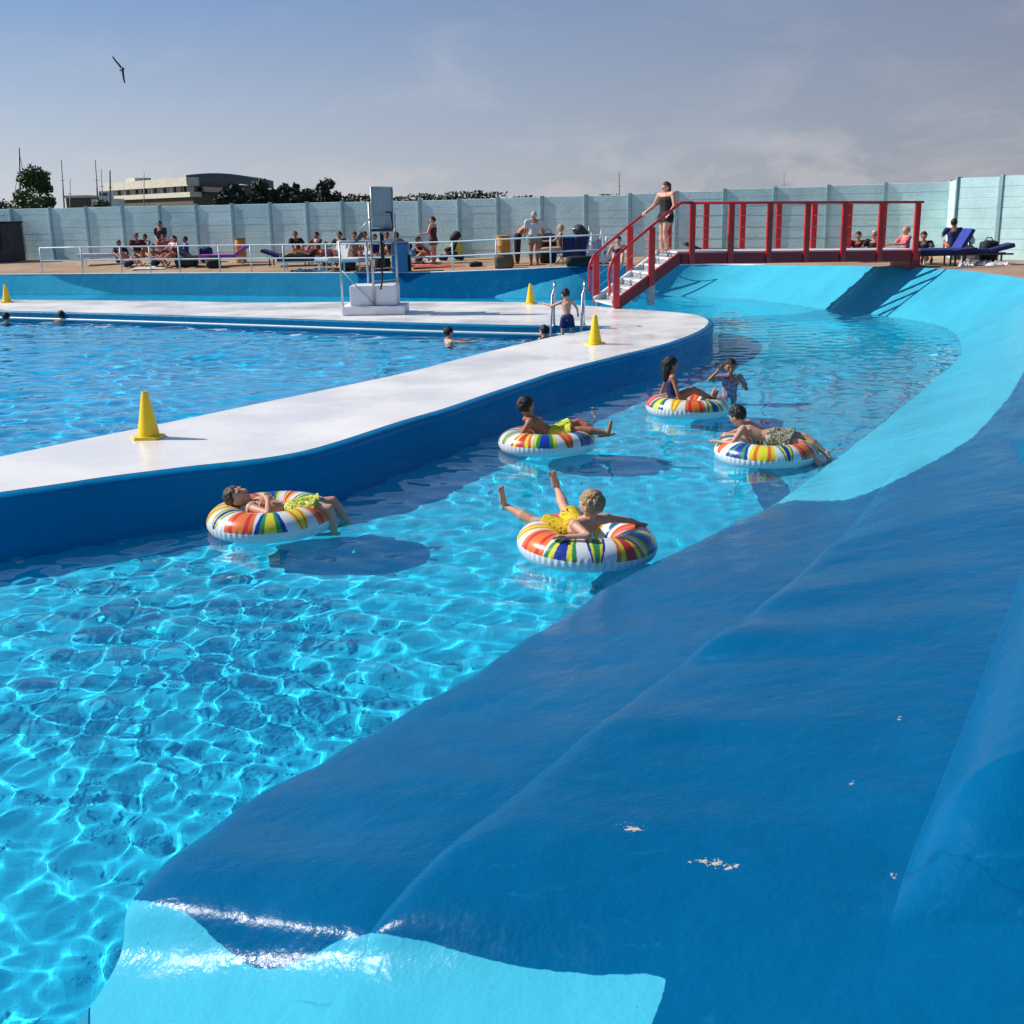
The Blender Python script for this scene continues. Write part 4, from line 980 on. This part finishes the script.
# centre left group
lounger(put(305, 270), R(0), 'dark slatted lounger with a person lying under a brown cover', 'dark', .15)
q = put(306, 269.5)
person('person in brown lying on a dark lounger left of the lifeguard chair', GS, (q.x-.05, q.y, q.z+.50), 1.7, (0,-1,0), (.95,0,.30), (((-1,.1,.15),(-.95,0,-.3)), ((-1,-.1,.1),(-.95,0,-.25))), (((-.6,-.3,-.3),(-.8,.2,.3)), ((-.6,.3,-.3),(-.8,-.2,.3))), face=(-.7,0,.4), hs=.23, wear=(('shirt','maroon'),('trunks','wood')), vox=.018, wide=1.15, skin='skin_tan', hair='hair_brown')
lounger(put(337, 269.5), R(65), 'white lounger with its back raised, left of the lifeguard chair', 'towel_white', 1.15)
sit(341, 266, 1.68, 'dark haired person behind the white lounger', (-.3,-.9), (('shirt','dark'),), hgt=.42, knees=.1)
sit(356, 268.5, 1.72, 'tanned person with bent knees sitting just left of the lifeguard chair', (.1,-1), (('trunks','trunks_grey'),), hgt=.46, knees=.25, skin='skin_tan')
lounger(put(358, 270), R(80), 'white lounger under the tanned person by the lifeguard chair', 'towel_white', .3)
sit(376, 268, 1.6, 'person half hidden behind the frame of the lifeguard chair', (.3,-1), (('swimsuit','navy'),), hgt=.4, knees=.2, hairlen=.4)
q = put(404, 262)
person('person with a bare brown back bending forward, right of the lifeguard chair', GS, (q.x+.2, q.y, q.z+.55), 1.65, (0,.95,0), (-.85,0,.45), (((-.5,.1,-.8),(.3,0,-1)), ((-.5,-.1,-.8),(.3,0,-1))), (((-.4,0,-.9),(-.5,0,-.7)), ((-.4,0,-.9),(-.5,0,-.7))), face=(-.8,0,-.5), hs=.23, wear=(('trunks','black'),), vox=.018, wide=1.2, skin='skin_tan')
q = put(402, 272)
th = thing('storage_box', 'tall blue plastic box with a dark open side beside the lifeguard chair', 'box', q)
obj('body', MB().box((q.x-.30, q.y-.25, q.z), (q.x+.22, q.y+.25, q.z+.92)), 'blue_box', th, bevel=.02)
obj('side_panel', MB().box((q.x+.222, q.y-.22, q.z+.02), (q.x+.30, q.y+.22, q.z+.55)), 'black', th, bevel=.01)
obj('lid', MB().box((q.x-.32, q.y-.27, q.z+.922), (q.x+.24, q.y+.27, q.z+.96)), 'blue_box', th, bevel=.01)
bag(383, 270.5, .5, .5, .4, 'black', 'rucksack', 'black rucksack seen through the legs of the lifeguard chair', 'bag', 'bags on the terrace')
bag(418, 258, .55, .35, .4, 'blue_box', 'cool_bag', 'pale blue cool bag left of the standing woman', 'bag', 'bags on the terrace')
towel(427, 262.5, 1.0, .6, 'towel_white', 'white towel at the feet of the standing woman', seed=1, h=.12)
stand(434, 263.5, 1.68, 'woman in a maroon swim dress standing alone near the fence', (.3,1,0), (-.9,-.2,-.3), (((-.35,.3,-.85),(-.7,.1,-.05)), ((-.35,-.3,-.85),(-.7,.1,-.05))), (('dress','maroon'),), skin='skin', hair='hair_dark', wide=1.25)
pushchair(452, 260.5, 'black pushchair right of the standing woman', rz=R(20), s=.9)
bag(456.5, 258, .35, .6, .3, 'trunks_leaf', 'rucksack', 'green and black rucksack hanging beside the first pushchair', 'bag', 'bags on the terrace')
towel(440, 267, 1.9, .7, 'towel_red', 'orange red towel spread on the ground before the standing woman', seed=2, h=.06)
towel(421, 266, .9, .5, 'pink', 'pink towel spread left of the orange red one', seed=6, h=.05)
bag(476, 266.5, .42, .14, .3, 'black', 'small_bag', 'small flat black bag near the rim behind the railing', 'bag', 'bags on the terrace')
# centre
barrel(503.5, 266.5, .98, .235, 'large ochre barrel in front of the fence in the middle of the terrace')
bag(504, 268.8, .6, .45, .4, 'wood', 'beach_bag', 'brown bag slumped against the foot of the large barrel', 'bag', 'bags on the terrace')
q = put(521, 264)
person('man with a bare back bending forward beside the man in white', None, (q.x-.1, q.y+.2, q.z+.86), 1.78, (0,.95,0), (.55,0,.85), (((.05,.1,-1),(-.05,0,-1)), ((-.1,-.1,-1),(.05,0,-1))), (((.1,0,-1),(.4,0,-.8)), ((.1,-.1,-1),(.5,0,-.6))), chest=(.8,0,.6), face=(.8,0,-.6), head=(.6,0,.7), hs=.235, wear=(('trousers','black'),), vox=.018, wide=1.2, skin='skin_tan', hair='hair_grey')
stand(534.5, 264.5, 1.8, 'man in a white shirt and grey shorts standing with a bowed pale head', (.95,.1,0), (-.1,1,-.3), (((.15,.3,-1),(.1,.5,-.6)), ((-.15,.3,-1),(-.1,.5,-.6))), (('shirt','shirt_white'),('skirt','trunks_grey')), hair='hair_grey', wide=1.25)
bag(548, 263, .55, .95, .45, 'black', 'suitcase', 'tall black case standing right of the man in white', 'bag', 'bags on the terrace')
sit(561, 264.5, 1.7, 'blond woman sitting sideways on a chair in the middle of the terrace', (-1,.1), (('swimsuit','wood'),), hair='hair_blond', skin='skin', hgt=.48, knees=.05)
q = put(561.5, 264.5)
th = thing('folding_chair', 'folding chair under the blond woman', 'chair', q)
obj('seat', MB().box((q.x-.24, q.y-.24, q.z+.36), (q.x+.24, q.y+.24, q.z+.40)), 'navy', th)
obj('backrest', MB().box((q.x+.24, q.y-.24, q.z+.4), (q.x+.28, q.y+.24, q.z+.85)), 'navy', th)
for a_ in (-.21, .21):
    for b_ in (-.2, .2): obj('leg', MB().tube([(q.x+a_, q.y+b_, q.z), (q.x-a_*.6, q.y+b_, q.z+.36)], .014, 6), 'galv', th, True)
q = put(576, 265)
th = thing('windbreak', 'navy fabric windbreak stretched between poles beside the blond woman', 'windbreak', q)
obj('cloth', MB().beam((q.x-.42, q.y, q.z+.55), (q.x+.42, q.y+.1, q.z+.55), .03, .62), 'navy', th)
for a_ in (-.42, 0, .42): obj('pole', MB().tube([(q.x+a_, q.y+.02+a_*.12, q.z), (q.x+a_, q.y+.02+a_*.12, q.z+.95)], .014, 6), 'wood', th, True)
pushchair(586, 264, 'dark pushchair with a checked hood right of the navy windbreak', 'dark', 1.1, R(200))
bag(579, 266.5, .8, .32, .45, 'black', 'holdall', 'black holdall under the dark pushchair', 'bag', 'bags on the terrace')
towel(598, 264, .9, .5, 'towel_white', 'white sheet hanging over things behind the stair foot', seed=3, h=.9)
sit(618, 268, 1.62, 'person with dark hair sitting on the far rim behind the bridge stairs', (-.2,-1), (('swimsuit','navy'),), hgt=.15, hairlen=.3, skin='skin')
q = T(624, 268)
# right hand side, behind the bridge
lounger(put(712, 262), R(180), 'dark lounger half hidden behind the left bay of the bridge', 'dark', .4)
sit(857, 262, 1.6, 'dark haired person sitting low behind the right bays of the bridge', (-.3,-1), (('shirt','maroon'),), hgt=.14, knees=.7)
sit(873, 262, 1.7, 'person in black with a pale cap sitting behind the bridge', (-.6,-.8), (('shirt','black'),), hair='hair_grey', hgt=.14, knees=.7)
sit(904, 264.5, 1.55, 'blond child in a pink top sitting at the right end of the bridge', (-1,-.2), (('shirt','pink'),('trunks','towel_red')), hair='hair_blond', skin='skin', hgt=.30, knees=.3)
sit(922, 263, 1.6, 'dark figure sitting behind the last red post of the bridge', (-.2,-.9), (('shirt','dark'),), hgt=.12, knees=.7)
lounger(put(944, 264.0), R(4), 'blue padded lounger with its back raised high, right of the bridge', 'blue_fabric', 1.05, group='blue loungers right of the bridge')
lounger(put(973, 265.2), R(-4), 'blue padded lounger lying flat in front of the raised one', 'navy', .22, group='blue loungers right of the bridge')
lounger(put(936, 266.0), R(3), 'low flat navy lounger nearest the bridge end', 'navy', .05, group='blue loungers right of the bridge')
bag(987, 264.5, .4, .62, .4, 'black', 'rucksack', 'tall black rucksack at the head of the blue loungers', 'bag', 'bags on the terrace')
pushchair(967, 260, 'black folded pushchair standing behind the blue loungers', s=.8, rz=R(90))
sit(951, 262, 1.6, 'person in dark clothes sitting behind the raised blue lounger', (.3,1), (('shirt','navy'),), hgt=.45, knees=.2)
towel(984, 265.6, .45, .3, 'towel_white', 'crumpled white towel on the ground before the black rucksack', seed=4, h=.14)
towel(998, 266, .6, .3, 'towel_white', 'flat white towel farthest right on the terrace', seed=5, h=.10)
towel(966, 267.2, .35, .25, 'towel_white', 'small white towel at the foot of the blue loungers', seed=8, h=.12)

# ------------------------------------------------------------------ beyond the fence
def tree(p, h, r, label, m_='foliage', n=2600, leaf=.22, group=None, trunk=.35, blobs=14, flat=1.0, cone=False, name='tree'):
    p = Vc(p); th = thing(name, label, 'tree', p, group)
    t = MB(); t.tube([p, p+Vc((.1,0,h*.3)), p+Vc((-.05,.1,h*.6)), p+Vc((.05,0,h*.85))], r*.09, 8, r*.02)
    cl = []
    for k in range(blobs):
        a = random.uniform(0, 6.28); zz = random.uniform(.12, 1.0) if not cone else random.uniform(.02, 1)
        rad = r*(math.sqrt(max(.05, 1-abs(zz*2-1.0)**2.2)) if not cone else (1.02-zz))*random.uniform(.25, .85)
        cc_ = p + Vc((rad*math.cos(a), rad*math.sin(a), h*(trunk + (1-trunk)*zz*.92)))
        cl.append((cc_, r*random.uniform(.22, .42)*(1 if not cone else .7)))
        t.tube([p+Vc((0,0,h*(.25+.4*zz))), p.lerp(cc_, .6)+Vc((0,0,h*.2*(1-zz))), cc_], r*.03, 5, r*.008)
    obj('trunk', t, 'bark', th, True)
    V = []; F = []
    for k in range(n):
        cc_, rr = random.choice(cl); d = Vc((random.gauss(0,1), random.gauss(0,1), random.gauss(0,.8))).normalized()*rr*random.uniform(.35, 1.1)
        q = cc_+d; u = Vc((random.gauss(0,1), random.gauss(0,1), random.gauss(0,1))).normalized(); v = u.orthogonal().normalized(); s_ = leaf*random.uniform(.5, 1.3)
        o = len(V); V += [q-u*s_, q+v*s_*.55, q+u*s_, q-v*s_*.55]; F.append((o, o+1, o+2, o+3))
    obj('crown', MB().add(V, F), m_, th); return th
def far(x, Z, z=.97): return B(x, Z, z)
tree(far(39, 95), 5.6, 2.1, 'bushy green tree left of the long building', n=5200, leaf=.17, trunk=.12, blobs=26)
tree(far(2, 100), 3.2, 2.0, 'low green tree at the left edge of the photo', n=2200, leaf=.18, trunk=.1, group='trees beyond the fence')
tree(far(-22, 98), 3.6, 2.2, 'round tree just outside the left edge', n=1500, leaf=.2, trunk=.1, group='trees beyond the fence')
tree(far(101, 110), 3.1, 1.6, 'small light green bush in front of the long building', n=2200, leaf=.17, trunk=.1, group='trees beyond the fence')
for i, (x, h) in enumerate(((222,4.2),(236,4.6),(249,4.9),(262,5.0),(275,4.6),(287,5.5),(299,4.6),(311,4.5),(323,5.4),(331,4.8))):
    tree(far(x, 130+ (i%3)*4), h*(1.0+.12*math.sin(i*2.3)), 2.0, ['dark conifer at the left end of the row right of the building','dark conifer second from the left in the row','dark conifer third from the left in the row','dark conifer fourth from the left, before the dip','dark conifer fifth from the left, in the dip of the row','pointed dark conifer left of the middle of the row','dark conifer just right of the pointed one','dark conifer third from the right end of the row','tall dark conifer next to the right end of the row','dark conifer at the right end of the row'][i], 'foliage_dark', n=3200, leaf=.28, trunk=-.05, cone=(i%2==0), blobs=26, group='dark conifers right of the building', name='conifer')
def woods(x0, x1, Z, h, label_n, seed):
    random.seed(seed); V = []; F = []; a = far(x0, Z); b_ = far(x1, Z); nb_ = int((b_-a).length/(h*.45))
    for i in range(nb_):
        cc_ = a.lerp(b_, (i+random.random())/nb_); hh = h*random.uniform(.6, 1.05)
        for k in range(260):
            d = Vc((random.gauss(0,.28)*h, random.gauss(0,.4)*h, hh*random.uniform(.0, 1.0))); s_ = h*.085
            u = Vc((random.gauss(0,1), random.gauss(0,1), random.gauss(0,1))).normalized(); v = u.orthogonal().normalized(); q = cc_+d
            o = len(V); V += [q-u*s_, q+v*s_*.6, q+u*s_, q-v*s_*.6]; F.append((o, o+1, o+2, o+3))
    tag(obj(label_n, MB().add(V, F), 'foliage_dark'), kind='stuff')
woods(340, 492, 420, 9.0, 'distant_woods', 3); woods(519, 543, 420, 10.0, 'distant_copse', 4); woods(-100, 30, 420, 8.0, 'distant_treeline', 5); woods(600, 760, 600, 9, 'far_woods', 6)
random.seed(11)
# long building
def quadbox(P0, P1, dep, z0, z1): 
    d = (P1-P0); d.z = 0; d.normalize(); n_ = Vc((-d.y, d.x, 0)); b = MB(); V = []
    for z in (z0, z1):
        for q in (P0, P1, P1+n_*dep, P0+n_*dep): V.append((q.x, q.y, z))
    return b.add(V, [(0,3,2,1),(4,5,6,7),(0,1,5,4),(1,2,6,5),(2,3,7,6),(3,0,4,7)])
ca = B(112, 215, 0); cb = B(196, 188, 0); ce = B(262, 215, 0)
zr = lambda y, x, Z: CAM.z + (yh(x)-y)*Z*math.cos(PITCH)/FPX
th = thing('long_building', 'long cream two storey building with a curved dark roof end, beyond the fence', 'building', (cb.x, cb.y, .97))
zt_ = zr(177.5, 196, 188); zg = .97
yb = lambda y: zr(y, 196, 188)
nrm_ = Vc(((cb-ca).y, -(cb-ca).x, 0)).normalized()
obj('lower_wall', quadbox(ca, cb, 2, zg, yb(197)), 'dark_wall', th)
fo = nrm_*.5
obj('balcony_band', quadbox(ca+fo, cb+fo, 2, yb(197)+.01, yb(192)), 'cream', th)
wband = obj('window_band', quadbox(ca-nrm_*.3, cb-nrm_*.3, 2, yb(192)+.01, yb(186)), 'glass', th)
obj('fascia', quadbox(ca+fo*1.5, cb+fo*1.5, 2, yb(186)+.01, zt_), 'cream', th)
for k in range(1, 9):
    q = ca.lerp(cb, k/9); obj('mullion', MB().box((q.x-.12, q.y-.2, yb(192)), (q.x+.12, q.y+.15, yb(186))), 'cream' if k % 4 else 'dark_wall', wband)
obj('roof_plant', quadbox(ca.lerp(cb,.25), ca.lerp(cb,.36), 3, zt_+.01, zt_+.6), 'cream', th)
rc = MB(); n_ = 14; V = []
e1 = cb+nrm_*.9; e2 = ce
for s_ in (0, 1):
    for k in range(n_+1):
        t = k/n_; q = e1.lerp(e2, t); zz = zt_ - .15 + 1.1*math.sin(math.pi*(.14+.72*t))
        q = q + Vc((0, 14*s_, 0)); V.append((q.x, q.y, zz))
for s_ in (0, 1):
    for k in range(n_+1):
        a_ = V[s_*(n_+1)+k]; V.append((a_[0], a_[1], a_[2]-1.5))
N1 = n_+1
F = [(k, k+1, N1+k+1, N1+k) for k in range(n_)]+[(2*N1+k, 3*N1+k, 3*N1+k+1, 2*N1+k+1) for k in range(n_)]+[(k, 2*N1+k, 2*N1+k+1, k+1) for k in range(n_)]+[(0,N1,3*N1,2*N1),(n_,2*N1+n_,3*N1+n_,N1+n_)]
obj('curved_roof', rc.add(V, F), 'roof_grey', th)
obj('end_wall', quadbox(cb+Vc((.6,.5,0)), e1.lerp(e2, .9)+Vc((0,1.5,0)), .5, zg, zt_-.85), 'dark_wall', th)
obj('end_window', quadbox(cb+Vc((1.8,.1,0)), e1.lerp(e2, .7)+Vc((0,.6,0)), .3, yb(192), yb(187)), 'glass', th)
b1 = B(70, 170, 0); b2_ = B(90, 170, 0)
th = thing('boat_shed', 'low white flat roofed shed between the bushy tree and the long building', 'building', (b1.x, b1.y, .97))
obj('wall', quadbox(b1, b2_, 6, .97, zr(198, 80, 170)), 'dark_wall', th); obj('roof', quadbox(b1-Vc((.3,.3,0)), b2_+Vc((.3,-.3,0)), 6.6, zr(198, 80, 170)+.01, zr(195.5, 80, 170)), 'cream', th)
b1 = B(103, 150, 0); b2_ = B(113, 150, 0)
th = thing('boat_cabin', 'white boat wheelhouse showing above the fence by the light green bush', 'boat', (b1.x, b1.y, .97))
obj('hull', quadbox(b1-Vc((1,0,0)), b2_+Vc((1,0,0)), 3, .97, zr(199, 107, 150)), 'white_block', th); obj('cabin', quadbox(b1, b2_, 2, zr(199, 107, 150)+.01, zr(191, 107, 150)), 'white_block', th, bevel=.1)
obj('windscreen', quadbox(b1+Vc((.15,-.04,0)), b2_+Vc((-.15,-.04,0)), .1, zr(196, 107, 150), zr(193, 107, 150)), 'glass', th)
def mast(x, y0, Z, label, lean=0, stay=False, thick=.11):
    b = far(x, Z); top = D(x+lean, y0, Z); th = thing('sailboat_mast', label, 'mast', b, 'boat masts beyond the fence')
    pole_ = obj('pole', MB().tube([b, top], thick, 6, thick*.6), 'mast', th, True)
    mid = b.lerp(top, .72)
    obj('spreader', MB().tube([mid-Vc((.25,0,0)), mid+Vc((.25,0,0))], .03, 5), 'mast', pole_)
    if stay: obj('stay', MB().tube([b.lerp(top, .95), b.lerp(top, .3)+Vc((1.1,0,0))], .03, 4).tube([b.lerp(top, .8), b.lerp(top, .3)-Vc((.9,0,0))], .03, 4), 'mast', pole_)
mast(21, 148, 120, 'tallest boat mast, left of the bushy tree', -2, True, .14)
mast(66, 160, 130, 'boat mast just right of the bushy tree', -5); mast(70, 179, 140, 'short boat mast right of the bushy tree', 0, False, .08)
mast(100, 160, 130, 'leaning boat mast left of the long building', -5); mast(104, 169, 135, 'thin boat mast next to the leaning one', -3, False, .08); mast(111, 170, 130, 'boat mast at the left end of the long building', -1, False, .12)
mast(144, 173, 160, 'thin mast in front of the long building', 0, False, .09)
mast(619, 173, 150, 'boat mast above the fence left of the woman on the bridge', 0, False, .12); mast(784, 172, 200, 'faint mast above the fence behind the bridge', 0, False, .08)
# gull
gp = D(122.5, 69.5, 55)
th = thing('gull', 'gull gliding in the sky above the long building', 'bird', gp)
U_ = CU; X_ = CR
b = MB(); b.capsule(gp-X_*.10+U_*.02+FW*.12, gp+X_*.05-FW*.1, .06, .075); b.capsule(gp-X_*.10+FW*.1, gp-X_*.2+FW*.13, .03, .02)
def wing(pts, w):
    k = MB(); n = len(pts)
    for i in range(n-1): k.capsule(pts[i], pts[i+1], w*(1-i/n*.55), w*(1-(i+1)/n*.55), side=FW, sf=1.6, n=10)
    return k
kb = MB(); kb.v += b.v; kb.f += b.f
k = wing([gp, gp-X_*.18+U_*.24, gp-X_*.34+U_*.42, gp-X_*.46+U_*.60], .06); kb.add(k.v, k.f)
k = wing([gp, gp+X_*.03-U_*.25, gp+X_*.06-U_*.45, gp+X_*.10-U_*.62], .06); kb.add(k.v, k.f)
me = evalmesh(kb, .016, 2, 'body'); me.materials.clear(); me.materials.append(M['gull_dark']); link('body', me, th)
obj('belly', MB().ell(gp-FW*.06+X_*.01, (X_*.07, U_*.08, FW*.09), 10, 8), 'gull_grey', th, True)
#@@O-END
# ------------------------------------------------------------------ light, sky, camera
EL = R(38); AZ = R(12)     # sun from the left, slightly ahead
L = bpy.data.lights.new('sun', 'SUN'); L.energy = 5.0; L.angle = R(.5); L.color = (1, .955, .875)
L.cycles.is_caustics_light = True
lo = bpy.data.objects.new('sun', L); COL.objects.link(lo)
sd = Vc((-math.cos(AZ)*math.cos(EL), math.sin(AZ)*math.cos(EL), math.sin(EL)))
lo.rotation_euler = sd.to_track_quat('Z', 'Y').to_euler()
w = bpy.data.worlds.new('World'); S.world = w; w.use_nodes = True; nt = w.node_tree
bg = nt.nodes['Background']; sky = nt.nodes.new('ShaderNodeTexSky'); sky.sky_type = 'NISHITA'; sky.sun_disc = False
sky.sun_elevation = EL; sky.sun_rotation = -(math.pi/2-AZ); sky.air_density = 1.0; sky.dust_density = .6; sky.ozone_density = 2.0
tc = nt.nodes.new('ShaderNodeTexCoord'); sep = nt.nodes.new('ShaderNodeSeparateXYZ'); nt.links.new(tc.outputs['Generated'], sep.inputs[0])
mp = nt.nodes.new('ShaderNodeMapping'); mp.inputs['Scale'].default_value = (4.6, 4.6, 11); nt.links.new(tc.outputs['Generated'], mp.inputs[0])
cn = nt.nodes.new('ShaderNodeTexNoise'); cn.inputs['Scale'].default_value = 1.6; cn.inputs['Detail'].default_value = 8; cn.inputs['Roughness'].default_value = .58; cn.inputs['Distortion'].default_value = .5
nt.links.new(mp.outputs[0], cn.inputs['Vector'])
low = maprange(nt, sep.outputs['Z'], .0, .17, 1, 0)
hz = mixcol(nt, maprange(nt, sep.outputs['X'], -.42, .38, 0, 1), c(208,214,222), c(151,157,172))
tp = mixcol(nt, maprange(nt, sep.outputs['X'], -.42, .38, 0, 1), c(124,162,214), c(130,140,168))
tp2 = mixcol(nt, maprange(nt, sep.outputs['Z'], .17, .4, 0, 1), tp, c(54,92,156))
basec = mixcol(nt, low, tp2, hz)
puff = nt.nodes.new('ShaderNodeMath'); puff.operation = 'MULTIPLY'
nt.links.new(maprange(nt, cn.outputs[0], .5, .72, 0, 1), puff.inputs[0]); nt.links.new(maprange(nt, sep.outputs['Z'], .02, .16, .36, .10), puff.inputs[1])
cc = mixcol(nt, puff.outputs[0], basec, c(214,210,216))
mp2 = nt.nodes.new('ShaderNodeMapping'); mp2.inputs['Scale'].default_value = (9, 9, 16); nt.links.new(tc.outputs['Generated'], mp2.inputs[0])
c2 = nt.nodes.new('ShaderNodeTexNoise'); c2.inputs['Scale'].default_value = 1.5; c2.inputs['Detail'].default_value = 9; c2.inputs['Roughness'].default_value = .55; nt.links.new(mp2.outputs[0], c2.inputs['Vector'])
pf2 = nt.nodes.new('ShaderNodeMath'); pf2.operation = 'MULTIPLY'; nt.links.new(maprange(nt, c2.outputs[0], .50, .60, 0, .34), pf2.inputs[0]); nt.links.new(maprange(nt, sep.outputs['Z'], .075, .035, 0, 1), pf2.inputs[1])
cc = mixcol(nt, pf2.outputs[0], cc, c(216,208,214))
b2 = nt.nodes.new('ShaderNodeBackground'); nt.links.new(cc, b2.inputs[0]); b2.inputs[1].default_value = 1.0
nt.links.new(sky.outputs[0], bg.inputs[0]); bg.inputs[1].default_value = .09
ms = nt.nodes.new('ShaderNodeMixShader'); out = nt.nodes['World Output']
nt.links.new(maprange(nt, sep.outputs['Z'], .15, .6, .86, .25), ms.inputs[0])
nt.links.new(bg.outputs[0], ms.inputs[1]); nt.links.new(b2.outputs[0], ms.inputs[2]); nt.links.new(ms.outputs[0], out.inputs[0])
cd = bpy.data.cameras.new('camera'); cd.sensor_width = 36; cd.lens = 36*FPX/1024; cd.clip_end = 6000; cd.clip_start = .05
co = bpy.data.objects.new('camera', cd); COL.objects.link(co)
mw = Matrix((CR, CU, -FW)).transposed().to_4x4(); mw.translation = CAM; co.matrix_world = mw
S.camera = co
S.view_settings.view_transform = 'Standard'; S.view_settings.look = 'None'; S.view_settings.exposure = 0; S.view_settings.gamma = 1
S.cycles.max_bounces = 8; S.cycles.transmission_bounces = 6; S.cycles.diffuse_bounces = 3; S.cycles.glossy_bounces = 4
S.cycles.sample_clamp_indirect = 4; S.cycles.use_denoising = True
